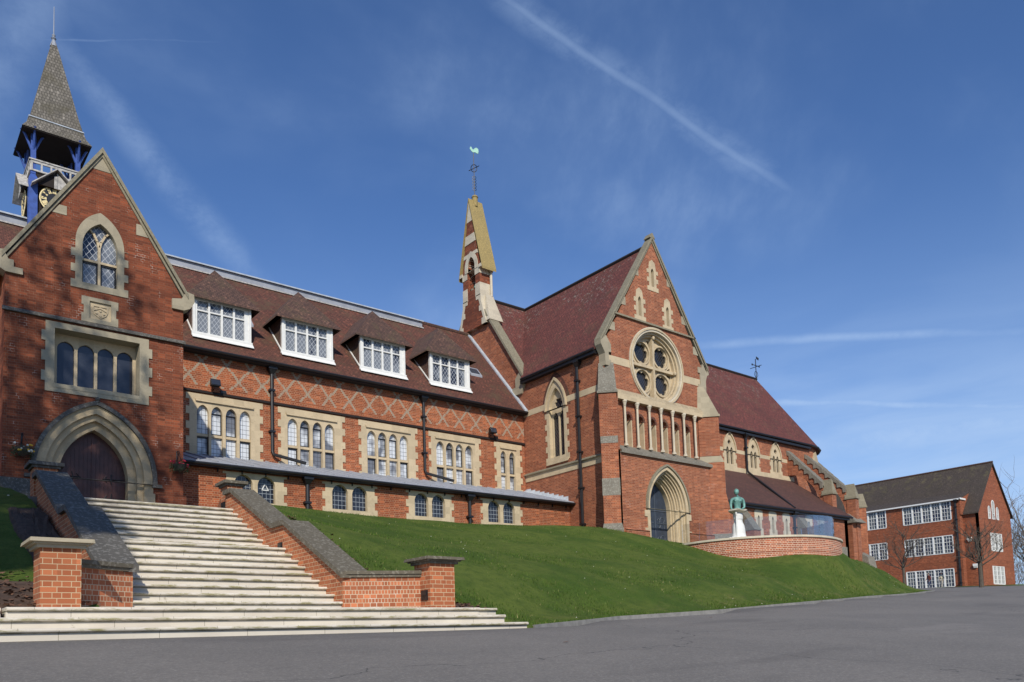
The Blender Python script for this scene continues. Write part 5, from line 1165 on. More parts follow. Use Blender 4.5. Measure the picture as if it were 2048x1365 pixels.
bm = NB(); tube(bm, [(33.6, 26.9, 7.27), (50.2, 26.9, 7.27)], .07, 8); box(bm, 33.6, 50.0, 26.97, 27.19, 7.1, 7.22); obj('gutter', bm, 'black', ch)
bm = NB(); solid(bm, [(49.7, AY, 3.6), (50.1, AY, 3.6), (50.1, 31.2, 3.6), (49.7, 31.2, 3.6)], [(49.7, AY, 7.2), (50.1, AY, 7.2), (50.1, 31.2, 10.3), (49.7, 31.2, 10.3)]); obj('end_wall', bm, 'brick_chapel', ch)
bm = NB(); box(bm, 33.6, 49.7, AY-.10, AY-.001, 3.6, 5.35); obj('plinth', bm, 'stone_dark', ch)
downpipe(ch, [(43.8, AY-.1, 7.15), (43.8, AY-.1, 4.2)], .075, .18)
for x in (38.7, 44.5):
    bm = NB(); box(bm, x-.30, x+.30, 26.25, AY-.001, 3.6, 5.7); b_ = obj('buttress', bm, 'brick_chapel', ch)
    bm = NB(); solid(bm, [(x-.33, 26.2, 5.7), (x+.33, 26.2, 5.7), (x+.33, AY-.002, 5.7), (x-.33, AY-.002, 5.7)], [(x-.33, AY-.15, 6.9), (x+.33, AY-.15, 6.9), (x+.33, AY-.002, 6.9), (x-.33, AY-.002, 6.9)]); obj('weathering', bm, 'stone_dark', b_)
# flying buttresses, stepped stone copings over brick
def flyer(px, py, dx, dy, L, zt, zb, pz, base):
    d = Vector((dx, dy, 0)).normalized(); s = Vector((-d.y, d.x, 0)); o = Vector((px, py, 0)); Fq = (o-s*.0, d, Vector((0, 0, 1)), s)
    und = [(L*(1-math.sin(t)), zt-1.75-(zt-zb)*1.15*(1-math.cos(t))) for t in [i*math.pi/2/8 for i in range(9)]]
    prof = [(0, zt-1.75), (0, zt-.18), (L, zb-.18), (L, zb-2.6)]+[(L*math.cos(t)*1.0, (zb-2.6)+((zt-1.75)-(zb-2.6))*math.sin(t)) for t in [i*math.pi/2/8 for i in range(1, 8)]]
    fb = obj('flying_buttress', plate(NB(), Fq, prof, (), -.22, .22), 'brick_chapel', ch)
    bm = NB(); N = 7
    for k in range(N):
        a, b2 = L*k/N, L*(k+1)/N; za, zb_ = zt-(zt-zb)*k/N, zt-(zt-zb)*(k+1)/N
        plate(bm, Fq, [(a, za-.30), (a, za), (b2+.0, zb_+.03), (b2, zb_-.34), (b2-.20, zb_-.34), (b2-.20, (za+zb_)/2-.24)], (), -.27-.004*k, .27+.004*k)
    obj('coping', bm, 'stone_dark', fb)
    bm = NB(); plate(bm, Fq, rectp(L, L+.62, base, pz), (), -.26, .26); obj('pier', bm, 'brick_chapel', fb)
    bm = NB(); plate(bm, Fq, rectp(L-.12, L+.70, pz, pz+.10), (), -.31, .31)
    P = lambda a, b2, z: (o+d*a+s*b2+Vector((0, 0, z))).to_tuple()
    a0, a1 = L-.10, L+.68
    solid(bm, [P(a0, -.28, pz+.1), P(a1, -.28, pz+.1), P(a1, .28, pz+.1), P(a0, .28, pz+.1)], [P(a0-.15, -.02, pz+1.05), P(a1-.18, -.02, pz+1.05), P(a1-.18, .02, pz+1.05), P(a0-.15, .02, pz+1.05)])
    obj('pier_cap', bm, 'coping', fb)
flyer(50.15, 31.2, 0, -1, 2.55, 12.55, 9.85, 9.0, 7.8)
flyer(52.35, 31.2, .12, -1, 2.75, 12.55, 9.75, 8.9, 3.6)
a = .62; flyer(EX+3.9*math.sin(a), 35.1-3.9*math.cos(a), math.sin(a), -math.cos(a), 2.5, 12.5, 9.8, 8.8, 3.4)
bm = NB(); box(bm, 52.0, 53.1, 27.9, 28.6, 3.2, 7.2); obj('pier_base', bm, 'brick_chapel', ch); bm = NB(); solid(bm, [(51.9, 27.5, 7.2), (53.2, 27.5, 7.2), (53.2, 28.6, 7.2), (51.9, 28.6, 7.2)], [(51.9, 28.3, 7.9), (53.2, 28.3, 7.9), (53.2, 28.6, 7.9), (51.9, 28.6, 7.9)])
solid(bm, [(52.9, 27.2, 3.0), (54.0, 27.2, 3.0), (54.0, 28.2, 3.0), (52.9, 28.2, 3.0)], [(53.0, 27.5, 4.9), (53.9, 27.5, 4.9), (53.9, 28.2, 5.3), (53.0, 28.2, 5.3)]); obj('pier_base_stone', bm, 'stone_dark', ch)
# bellcote
BX0, BX1, BY = 26.06, 26.90, 35.08
bc = obj('bellcote', plate(NB(), FX(BX0), [(BY-1.25, 17.2), (BY-.78, 18.6), (BY-.78, 20.55), (BY, 24.55), (BY+.78, 20.55), (BY+.78, 18.6), (BY+1.25, 17.2)], [pointed(BY-.06, .33, 19.40, 20.75, .55, 6)], 0, BX1-BX0), 'brick_gable', ch)
bm = NB(); Fb = FX(BX0-.02)
for pts in ([(BY-.8, 21.25), (BY-.66, 21.25), (BY-.8, 20.5)],): pass
def bandp(z0, z1, hole=True):
    def hwid(z): return .80 if z <= 20.55 else max(.02, .80*(24.6-z)/4.05)
    if hole and z0 < 21.3:
        for s in (-1, 1): plate(bm, Fb, [(BY+s*hwid(z0), z0), (BY+s*.36, z0), (BY+s*.36, z1), (BY+s*hwid(z1), z1)], (), 0, BX1-BX0+.04)
    else: plate(bm, Fb, [(BY-hwid(z0), z0), (BY+hwid(z0), z0), (BY+hwid(z1), z1), (BY-hwid(z1), z1)], (), 0, BX1-BX0+.04)
bandp(23.35, 24.5, False); bandp(21.35, 21.55, False); bandp(22.10, 22.60, False); bandp(20.15, 20.50); bandp(18.9, 19.62)
plate(bm, Fb, pointed(BY-.06, .60, 20.5, 20.70, .92, 8), [pointed(BY-.06, .33, 20.51, 20.75, .55, 8)], -.02, BX1-BX0+.06)
for s in (-1, 1):
    plate(bm, Fb, [(BY+s*1.28, 17.2), (BY+s*.86, 17.2), (BY+s*.86, 17.55), (BY+s*1.0, 17.55), (BY+s*.86, 18.0), (BY+s*.66, 18.0), (BY+s*.66, 18.3), (BY+s*.76, 18.3), (BY+s*.62, 18.7), (BY+s*.40, 18.7), (BY+s*.40, 18.95), (BY+s*.84, 18.95), (BY+s*.84, 18.6)], (), 0, BX1-BX0+.06)
obj('stone_dressing', bm, 'stone_pale', bc)
bm = NB(); tube(bm, [(BX1-.12, BY-.87, 18.9), (BX1-.12, BY-.87, 20.35)], .075, 8); tube(bm, [(BX1-.12, BY-.87, 20.3), (BX1-.12, BY-.87, 20.5)], .13, 8); box(bm, BX0-.06, BX1+.06, BY-1.02, BY-.76, 20.42, 20.6); box(bm, BX0-.06, BX1+.06, BY+.76, BY+1.02, 20.42, 20.6)
solid(bm, [(BX0, BY-1.55, 17.3), (BX1+.1, BY-1.55, 17.3), (BX1+.1, BY-.78, 17.3), (BX0, BY-.78, 17.3)], [(BX0+.3, BY-.90, 18.95), (BX1-.05, BY-.90, 18.95), (BX1-.05, BY-.78, 18.95), (BX0+.3, BY-.78, 18.95)]); obj('shaft_and_slope', bm, 'stone_pale', bc)
bm = NB(); slab(bm, [(BX0-.05, BY-1.10, 20.42), (BX1+.08, BY-1.10, 20.42), (BX1+.08, BY, 24.72), (BX0-.05, BY, 24.72)], .14); slab(bm, [(BX0-.05, BY, 24.72), (BX1+.08, BY, 24.72), (BX1+.08, BY+1.10, 20.42), (BX0-.05, BY+1.10, 20.42)], .14); obj('bellcote_roof', bm, 'lichen_yellow', bc)
bm = NB(); lathe(bm, ((BX0+BX1)/2, BY-.06, 19.62), [(.24, 0), (.25, .05), (.19, .14), (.16, .32), (.10, .42), (.03, .46)], 12); obj('bell', bm, 'verd', bc)
bm = NB(); tube(bm, [(BX0+.12, BY-.06+.42*math.cos(t), 19.85+.42*math.sin(t)) for t in [i*math.pi/10 for i in range(21)]], .025, 5, cap=False); tube(bm, [(BX0+.12, BY-.40, 19.85), (BX0+.12, BY+.28, 19.85)], .02, 5); obj('bell_wheel', bm, 'bark', bc)
bm = NB(); lathe(bm, ((BX0+BX1)/2, BY, 24.35), [(.16, 0), (.16, .5), (.20, .55), (.14, .64), (.03, .70)], 10); obj('apex_stone', bm, 'lichen_yellow', bc)
# weather vanes
wv_ = thing('weather_vane', 'green cockerel weather vane on iron rod with ring and arrow above the bellcote', 'weather vane', (26.48, BY, 25.0))
bx = 26.48
bm = NB(); tube(bm, [(bx, BY, 24.9), (bx, BY, 27.5)], .022, 6)
for z in (25.45, 25.62, 25.80, 25.98, 26.14):
    for s in (-1, 1): tube(bm, [(bx+s*(.03+.07*math.sin(t)), BY-s*.05*math.sin(t), z+.07*math.cos(t)-.07) for t in (0, .8, 1.6, 2.4, 3.1)], .014, 5)
obj('rod', bm, 'black', wv_)
bm = NB(); dirp = Vector((.78, -.62, 0))
tube(bm, [Vector((bx, BY, 26.62))+dirp*(.17*math.cos(t))+Vector((0, 0, .22*math.sin(t))) for t in [i*math.pi/8 for i in range(17)]], .022, 5, cap=False)
tube(bm, [Vector((bx, BY, 26.62))-dirp*.30-Vector((0, 0, .14)), Vector((bx, BY, 26.62))+dirp*.30+Vector((0, 0, .14))], .022, 5); obj('ring_and_arrow', bm, 'black', wv_)
cock = [(-.20, 27.78), (-.15, 27.70), (-.10, 27.62), (-.02, 27.55), (.10, 27.56), (.16, 27.50), (.26, 27.46), (.29, 27.60), (.27, 27.74), (.18, 27.82), (.08, 27.80), (.02, 27.72), (-.05, 27.74), (-.09, 27.84), (-.13, 27.90), (-.18, 27.88)]
bm = plate(NB(), FA((bx, BY, 0), dirp, (.62, .78, 0)), cock, (), -.02, .02); obj('cockerel', bm, 'verd', wv_)
wv2 = thing('weather_vane', 'small black iron vane with crossed arms at the far end of the chapel ridge', 'weather vane', (EX, 35.1, 19.1))
bm = NB(); tube(bm, [(EX, 35.1, 19.1), (EX, 35.1, 20.75)], .035, 6); tube(bm, [(EX-.45, 35.1, 20.25), (EX+.45, 35.1, 20.25)], .028, 5); tube(bm, [(EX, 34.6, 20.15), (EX, 35.6, 20.15)], .025, 5)
for s in (-1, 1):
    blob(bm, (EX+s*.45, 35.1, 20.25), (.07, .05, .09), 6); tube(bm, [(EX+s*.05, 35.1, 19.3), (EX+s*.22, 35.1, 19.5), (EX+s*.16, 35.1, 19.72), (EX+s*.04, 35.1, 19.8)], .02, 5)
obj('rod', bm, 'black', wv2)
bm = NB(); slab(bm, [(EX-.1, 34.95, 20.9), (EX+.3, 35.0, 20.85), (EX+.28, 35.02, 20.68), (EX-.08, 34.97, 20.72)], .02, 0, (0, 1, 0)); obj('pennant', bm, 'black', wv2)

# ------------------------------------------------------------------ curved terrace wall, glass screen, statue
def smooth(pts, k=2):
    for _ in range(k):
        q = [pts[0]]
        for a, b2 in zip(pts, pts[1:]): q += [(a[0]*.75+b2[0]*.25, a[1]*.75+b2[1]*.25), (a[0]*.25+b2[0]*.75, a[1]*.25+b2[1]*.75)]
        pts = q+[pts[-1]]
    return pts
cw = smooth(CW, 2)
tr = thing('terrace_wall', 'curved low red brick terrace wall with pale coping in front of the chapel', 'garden wall', (31, 18, 3))
def ribbon(pts, z0, z1, d0, d1, mat, name, parent, uv=True):
    bm = NB(); uvl = bm.loops.layers.uv.new('UVMap'); s = 0
    nr = []
    for i in range(len(pts)):
        a = pts[max(0, i-1)]; b2 = pts[min(len(pts)-1, i+1)]; t = Vector((b2[0]-a[0], b2[1]-a[1], 0)).normalized(); nr.append(Vector((-t.y, t.x, 0)))
    ring = []
    for p, n_ in zip(pts, nr):
        P = Vector((*p, 0)); ring.append([(P+n_*d0+Vector((0, 0, z0))), (P+n_*d0+Vector((0, 0, z1))), (P+n_*d1+Vector((0, 0, z1))), (P+n_*d1+Vector((0, 0, z0)))])
    for i in range(len(pts)-1):
        L = math.dist(pts[i], pts[i+1])
        for k in range(4):
            k2 = (k+1) % 4; f = bm.faces.new([bm.verts.new(v) for v in (ring[i][k], ring[i][k2], ring[i+1][k2], ring[i+1][k])])
            for l, (ss, v) in zip(f.loops, ((s, ring[i][k]), (s, ring[i][k2]), (s+L, ring[i+1][k2]), (s+L, ring[i+1][k]))): l[uvl].uv = (ss, v.z)
        s += L
    for e in (0, -1): bm.faces.new([bm.verts.new(v) for v in ring[e]])
    bmesh.ops.remove_doubles(bm, verts=bm.verts, dist=.0005)
    return obj(name, bm, mat, parent)
ribbon(cw, 2.2, 3.84, 0, .34, 'brick_curve', 'wall', tr); ribbon(cw, 3.84, 3.92, -.05, .40, 'stone_pale', 'coping', tr)
bm = NB(); cen = bm.verts.new((31.5, 22.5, 3.70)); vv = [bm.verts.new((p[0], p[1], 3.70)) for p in cw]+[bm.verts.new((35.6, 26.0, 3.70)), bm.verts.new((28.0, 26.0, 3.70))]
vv = [bm.verts.new((p[0]+(.2 if p[0] < 31 else -.2), p[1]+.2, 3.72)) for p in cw]+[bm.verts.new((35.6, 25.9, 3.72)), bm.verts.new((28.2, 25.0, 3.72))]
for i in range(len(vv)): bm.faces.new([cen, vv[i], vv[(i+1) % len(vv)]])
setp(obj('terrace', bm, 'path', kind='structure'), 'paved terrace behind the curved brick wall')
gs = thing('glass_screen', 'frameless curved glass screen standing on the terrace wall coping', 'glass screen', (31, 18, 3.9))
seg = smooth([(28.5, 23.2), (28.75, 21.9), (29.25, 20.7), (30.1, 19.55), (31.0, 18.7), (32.2, 18.35), (33.2, 18.6), (34.1, 19.3), (34.8, 20.3), (35.1, 21.4)], 2); per = max(1, len(seg)//9)
for i in range(0, len(seg)-1, per):
    pts = seg[i:i+per+1]
    if len(pts) >= 2: ribbon(pts, 3.73, 4.92, 0, .015, 'clear', 'glass_panel', gs)
# statue: bronze half-figure on a carved white pedestal
sxx, syy = 28.42, 20.18
stt = thing('statue', 'green bronze bare-chested bust on a flared white carved pedestal', 'statue', (sxx, syy, 3.72))
bm = NB(); lathe(bm, (sxx, syy, 3.72), [(.58, 0), (.56, .08), (.47, .13), (.44, .23), (.34, .29), (.31, .42), (.30, .60), (.27, .76), (.21, .88), (.19, .98), (.22, 1.03), (.23, 1.20), (.20, 1.30)], 20, 0, 1.0, .8)
ped = obj('pedestal', bm, 'marble', stt, smooth=False)
bm = NB(); rb = random.Random(2)
for k in range(22): a = k*.6; blob(bm, (sxx+.17*math.cos(a), syy+.14*math.sin(a), 3.72+1.03+.24*rb.random()), (.045, .045, .05), 6)
for k in range(12): a = k*.52; blob(bm, (sxx+.42*math.cos(a), syy+.34*math.sin(a), 3.72+.18), (.09, .08, .10), 6)
tube(bm, [(sxx-.27, syy-.1, 4.0), (sxx-.28, syy-.12, 4.4), (sxx-.24, syy-.1, 4.85), (sxx-.28, syy-.1, 5.02)], [.05, .045, .035, .05], 8)
obj('carving', bm, 'marble', ped)
bm = NB(); lathe(bm, (sxx, syy, 5.02), [(.30, 0), (.44, .04), (.47, .07), (.38, .11), (.2, .14)], 24, 0, 1.0, .75)
for v in bm.verts: v.co.z += .03*math.sin(v.co.x*11)+.03*(v.co.x-sxx)
obj('plinth_top', bm, 'stone_pale', stt)
def skin_obj(name, joints, edges, mat, parent, sub=2, root=0):
    off = OFF[parent.name]; me = bpy.data.meshes.new(name); me.from_pydata([Vector(j[0])-off for j in joints], edges, [])
    o = bpy.data.objects.new(name, me); C.objects.link(o); o.parent = parent; OFF[o.name] = off.copy(); me.materials.append(M[mat])
    md = o.modifiers.new('skin', 'SKIN'); md.use_smooth_shade = True
    for i, j in enumerate(joints):
        sv = me.skin_vertices[0].data[i]; r = j[1]; sv.radius = (r, r) if not isinstance(r, tuple) else r; sv.use_root = (i == root)
    s = o.modifiers.new('sub', 'SUBSURF'); s.levels = sub; s.render_levels = sub
    return o
# torso facing the road, head turned to the left; right (image right) hand on hip
q = Vector((.82, -.57, 0)); f_ = Vector((-.57, -.82, 0)); O = Vector((sxx, syy, 5.10))
def B(s, fz, z): return (O+q*s*1.12+f_*fz+Vector((0, 0, z*1.08))).to_tuple()
J = [(B(0, 0, 0), (.17, .13)), (B(0, .0, .16), (.155, .12)), (B(0, .02, .33), (.215, .14)), (B(0, .01, .45), (.17, .11)), (B(0, .01, .55), (.078, .075)), (B(-.01, .03, .62), (.066, .066)),
     (B(-.21, .0, .44), .078), (B(-.255, .02, .26), .060), (B(-.27, .08, .08), .046), (B(-.22, .13, .01), .038),
     (B(.21, .0, .44), .080), (B(.262, -.02, .25), .062), (B(.235, .06, .11), .048), (B(.13, .13, .06), .038)]
skin_obj('figure', J, [(0, 1), (1, 2), (2, 3), (3, 4), (4, 5), (3, 6), (6, 7), (7, 8), (8, 9), (3, 10), (10, 11), (11, 12), (12, 13)], 'bronze', stt)
bm = NB(); hc = Vector(B(-.02, .04, .73)); hf = (f_*.75-q*.66).normalized(); hs = Vector((-hf.y, hf.x, 0))
blob(bm, hc, (.092, .098, .125), 14)
for v in bm.verts:
    r = v.co-hc; fr_ = r.dot(hf)
    if fr_ > 0: v.co += hf*(.018 if r.z < .03 else 0); 
    if r.z < -.05: v.co -= r.cross(Vector((0, 0, 1))).normalized()*0
blob(bm, hc+hf*.108-Vector((0, 0, .008)), (.016, .016, .028), 6); blob(bm, hc+hf*.085-Vector((0, 0, .075)), (.03, .03, .03), 6); blob(bm, hc+hf*.10-Vector((0, 0, .048)), (.02, .02, .010), 6)
for s in (-1, 1): blob(bm, hc+hs*s*.083, (.018, .018, .032), 6); blob(bm, hc+hf*.078+hs*s*.034+Vector((0, 0, .032)), (.026, .022, .010), 6)
obj('head', bm, 'bronze', stt, smooth=True)
bm = NB(); rb = random.Random(8)
for k in range(46):
    a = rb.uniform(0, 6.28); e = rb.uniform(.15, 1.5); d = Vector((math.cos(a)*math.cos(e), math.sin(a)*math.cos(e), math.sin(e)))
    if d.dot(hf) > .62 and d.z < .6: continue
    blob(bm, hc+Vector((d.x*.082, d.y*.086, d.z*.112)), (.026, .026, .024), 6)
obj('hair', bm, 'bronze', stt, smooth=True)
bm = NB()
for s in (-1, 1): blob(bm, Vector(B(s*.085, .115, .37)), (.085, .04, .055), 8)
tube(bm, [B(-.2, .08, .03), B(-.05, .15, .10), B(.1, .13, .02), B(.2, .06, .08)], [.03, .045, .045, .03], 8)
obj('drapery_and_chest', bm, 'bronze', stt, smooth=True)

# ------------------------------------------------------------------ far school block
BX_ = 115.0
blk = thing('school_block', 'three-storey red brick school block with long white-framed windows and dark tiled roof', 'building', (121, 55, 5.2))
rws = [(56.62, 61.9, 14.48, 17.05, 4), (47.7, 54.12, 14.48, 17.05, 5), (56.72, 60.5, 9.97, 12.40, 3), (47.7, 54.12, 9.97, 12.42, 5), (47.85, 54.2, 5.42, 7.92, 5), (56.7, 61.9, 5.42, 7.92, 4)]
FB = FX(BX_)
obj('wall', plate(NB(), FB, rectp(46.6, 85, 2, 17.2), [rectp(a+.05, b2-.05, z0+.05, z1-.05) for a, b2, z0, z1, n_ in rws], 0, .4), 'brick_block', blk)
bm = NB(); plate(bm, FX(BX_+.9), rectp(44.7, 46.6, 2, 15.5), (), 0, .3); box(bm, BX_+.4, BX_+.9, 46.6, 46.9, 2, 17.2); obj('side_wall', bm, 'brick_block', blk)
gw = [pointed(121.1-1.35, .42, 14.5, 15.9, .42, 5), pointed(121.1, .5, 14.5, 16.7, .5, 5), pointed(121.1+1.35, .42, 14.5, 15.9, .42, 5)]
gr_ = [rectp(119.6, 123.2, 10.15, 12.6), rectp(119.5, 123.2, 5.62, 8.07)]
obj('gable_wall', plate(NB(), FY(44.7), [(BX_+.9, 2), (126.9, 2), (126.9, 15.4), (121.6, 22.35), (BX_+.9, 15.4)], gw+gr_, 0, .3), 'brick_block', blk)
for a, b2, z0, z1, n_ in rws:
    w = (b2-a)/n_; bm = NB(); fbox(bm, FX(BX_-.03), a, b2, z0-.02, z0+.07, 0, .2); fbox(bm, FX(BX_-.02), a, b2, z1-.10, z1, 0, .2)
    for k in range(n_+1): u0 = a+k*w; fbox(bm, FX(BX_-.04), u0-(.10 if 0 < k < n_ else .07), u0+(.10 if 0 < k < n_ else .07), z0+.07, z1-.1, 0, .2)
    for k in range(n_):
        u0, u1 = a+k*w+.13, a+(k+1)*w-.13; zt = z0+(z1-z0)*.62
        fbox(bm, FX(BX_+.02), u0, u1, zt-.035, zt+.035, 0, .06)
        for j in (1, 2): uu = u0+(u1-u0)*j/3; fbox(bm, FX(BX_+.03), uu-.020, uu+.020, z0+.07, z1-.1, 0, .05)
        for zz in (z0+(zt-z0)*.34, z0+(zt-z0)*.67, zt+(z1-zt)*.5): fbox(bm, FX(BX_+.035), u0, u1, zz-.02, zz+.02, 0, .04)
    win = obj('window', bm, 'white', blk); glass(FX(BX_+.12), rectp(a, b2, z0, z1), 0, 'g_block', win)
for pts in gw: 
    x0 = min(p[0] for p in pts); x1 = max(p[0] for p in pts); z1 = max(p[1] for p in pts); xm = (x0+x1)/2
    bm = NB(); plate(bm, FY(44.68), pts, [[(xm+(x-xm)*.70, 14.62+(z-14.5)*.90) for x, z in pts]], 0, .1); fbox(bm, FY(44.72), xm-.04, xm+.04, 14.6, z1-.05, 0, .05); fbox(bm, FY(44.72), x0+.05, x1-.05, 15.3, 15.36, .001, .05)
    win = obj('window', bm, 'white', blk); glass(FY(44.8), pts, 0, 'g_block', win)
for r_ in gr_:
    x0, x1, z0, z1 = r_[0][0], r_[1][0], r_[0][1], r_[2][1]; bm = NB(); w = (x1-x0)/3
    for k in range(4): fbox(bm, FY(44.66), x0+k*w-.14, x0+k*w+.14, z0, z1, 0, .1)
    fbox(bm, FY(44.67), x0, x1, z0-.05, z0+.06, 0, .12); fbox(bm, FY(44.68), x0, x1, z1-.08, z1, 0, .1)
    for k in range(3):
        for j in (1, 2): uu = x0+k*w+w*j/3; fbox(bm, FY(44.70), uu-.04, uu+.04, z0, z1, 0, .06)
        for zz in (z0+.6, z0+1.2, z0+1.8): fbox(bm, FY(44.705), x0+k*w+.1, x0+(k+1)*w-.1, zz-.03, zz+.03, 0, .05)
    win = obj('window', bm, 'white', blk); glass(FY(44.8), r_, 0, 'g_block', win)
bm = NB(); RX, RZ_ = 121.6, 22.5
slab(bm, [(118.3, 46.4, 18.45), (RX, 46.4, RZ_), (RX, 85, RZ_), (118.3, 85, 18.45)], .2); slab(bm, [(BX_-.25, 46.4, 17.2), (118.3, 46.4, 18.45), (118.3, 85, 18.45), (BX_-.25, 85, 17.2)], .2); slab(bm, [(BX_+.55, 44.45, 15.2), (RX, 44.45, RZ_), (RX, 46.4, RZ_), (BX_+.55, 46.4, 15.2)], .2); slab(bm, [(127.3, 44.45, 15.2), (127.3, 85, 15.2), (RX, 85, RZ_), (RX, 44.45, RZ_)], .2)
obj('roof', bm, 'roof_block', blk)
bm = NB(); plate(bm, FY(46.42), [(BX_, 15.0), (BX_+.9, 15.0), (118.3, 18.3), (BX_, 17.1)], (), 0, .2); obj('return_wall', bm, 'brick_block', blk)
bm = NB(); tube(bm, [(RX, 44.45, RZ_+.05), (RX, 85, RZ_+.05)], .14, 6); obj('ridge_tiles', bm, 'roof_dormer', blk)
bm = NB(); box(bm, BX_-.35, BX_-.2, 46.3, 85, 17.02, 17.2); box(bm, BX_-.35, BX_+1.4, 46.25, 46.42, 17.02, 17.24); obj('gutter', bm, 'white', blk)
downpipe(blk, [(BX_-.12, 47.0, 17.0), (BX_-.12, 47.0, 5.0)], .14, .3)
for y, z, mt in ((45.9, 11.6, 'white'), (45.4, 8.0, 'white')):
    bm = NB(); box(bm, BX_+.62, BX_+.9, y-.28, y+.28, z, z+.30); solid(bm, [(BX_+.7, y-.2, z-.25), (BX_+.9, y-.2, z-.25), (BX_+.9, y+.2, z-.25), (BX_+.7, y+.2, z-.25)], [(BX_+.62, y-.24, z), (BX_+.9, y-.24, z), (BX_+.9, y+.24, z), (BX_+.62, y+.24, z)]); obj('wall_light', bm, mt, blk)

# ------------------------------------------------------------------ trees
def bare_tree(name, label, x, y, h, spread, seed, group=None, twigs=3, trunk=.18, low=.3, cat='tree'):
    rt = random.Random(seed); zb = H(x, y)-.15; root = thing(name, label, cat, (x, y, zb), group); tr_, cr = NB(), NB()
    def branch(bm, p, d, L, r, lev, mx):
        pts = [p]; n_ = 4; dd = d.copy()
        for i in range(n_):
            dd = (dd+Vector((rt.uniform(-.25, .25), rt.uniform(-.25, .25), rt.uniform(-.08, .22)))).normalized(); pts.append(pts[-1]+dd*L/n_)
        tube(bm, pts, [r*(1-.16*i) for i in range(n_+1)], 5 if lev > 1 else 7, cap=lev == 0)
        if lev >= mx: return
        k = rt.randint(3, 5)
        for j in range(k):
            i = rt.randint(1, n_); q_ = pts[i]; ax = Vector((rt.uniform(-1, 1), rt.uniform(-1, 1), rt.uniform(-.15, .6))).normalized()
            branch(bm, q_, (dd*.75+ax).normalized(), L*rt.uniform(.55, .8), r*.50, lev+1, mx)
    top = zb+h*low; tube(tr_, [(x, y, zb), (x+.05, y, zb+h*low*.5), (x, y, top)], [trunk, trunk*.85, trunk*.8], 9)
    obj('trunk', tr_, 'bark', root)
    for j in range(7):
        a = j*.9+rt.uniform(-.3, .3); branch(cr, Vector((x, y, top-rt.uniform(0, h*low*.25))), Vector((math.cos(a)*spread, math.sin(a)*spread, rt.uniform(.35, 1.0))).normalized(), h*.34, trunk*.34, 1, twigs)
    branch(cr, Vector((x, y, top)), Vector((0, 0, 1)), h*.42, trunk*.6, 1, twigs)
    obj('crown', cr, 'twig' if x > 130 else 'bark', root, recalc=False)
bare_tree('bare_tree', 'small pollarded bare tree before the corner of the far brick block', 96.75, 37.5, 7.3, 1.3, 11, 'small bare trees by the far block', 4, .26, .42)
bare_tree('bare_tree', 'slender bare tree rising behind the grass bank left of the walkers', 90.1, 42.8, 7.2, 1.2, 23, 'small bare trees by the far block', 4, .17, .42)
for k, (x, y, h) in enumerate(((139, 42, 17), (150, 50, 20), (136, 30, 12), (160, 47, 17), (148, 36, 13), (143, 45, 19), (146, 41, 15), (157, 42, 21))):
    bare_tree('bare_tree', ['tall bare tree just right of the far block gable', 'tallest bare tree behind the far block', 'low bare scrubby tree at the right edge of the photo', 'distant bare tree beyond the far block', 'bushy bare tree at the right edge behind the hedge', 'bare tree with a rounded crown between the gable and the photo edge', 'slim bare tree low at the right edge', 'broad bare tree farthest back at the right edge'][k], x, y, h, 1.0, 40+k, 'bare trees beyond the far block', 4, .3, .2)
rw2 = random.Random(77); bm = NB()
for k in range(26):
    x = rw2.uniform(128, 185); y = rw2.uniform(.28, .36)*x+rw2.uniform(-3, 9); zb = H(x, y); hh = rw2.uniform(6, 13); ww = hh*.35
    for _ in range(420):
        t = rw2.random(); a = rw2.uniform(0, 6.28); r = ww*(.25+math.sin(math.pi*min(1, t*.9+.1))*.9)*rw2.random()**.5
        p = Vector((x+r*math.cos(a), y+r*math.sin(a), zb+hh*t)); L = rw2.uniform(.5, 1.4); d = Vector((math.cos(a)*.6+rw2.uniform(-.4, .4), math.sin(a)*.6+rw2.uniform(-.4, .4), 1)).normalized()*L; s = Vector((rw2.uniform(-1, 1), rw2.uniform(-1, 1), 0)).normalized()*.035
        bm.faces.new([bm.verts.new(p-s), bm.verts.new(p+s), bm.verts.new(p+d)])
setp(obj('distant_wood', bm, 'wood', recalc=False, kind='stuff'), 'hazy brown mass of leafless woodland beyond the far block', 'woodland')
hd = thing('hedge', 'dark clipped evergreen bush at the right end of the road', 'hedge', (101, 34, 4.2))
bm = NB(); rb = random.Random(4)
for _ in range(2600):
    p = Vector((rb.uniform(-1, 1), rb.uniform(-1, 1), rb.uniform(-1, 1)))
    if p.length > 1 or p.length < .6: continue
    p = Vector((102.3+p.x*1.1, 33.2+p.y*1.6, 5.2+p.z*1.5)); qn = [p+Vector((rb.uniform(-.16, .16), rb.uniform(-.16, .16), rb.uniform(-.16, .16))) for _ in range(3)]; bm.faces.new([bm.verts.new(v) for v in qn])
obj('foliage', bm, 'foliage', hd, recalc=False)
bm = NB(); tube(bm, [(102.3, 33.2, 3.6), (102.3, 33.2, 5.6)], .12, 6); obj('stem', bm, 'bark', hd)
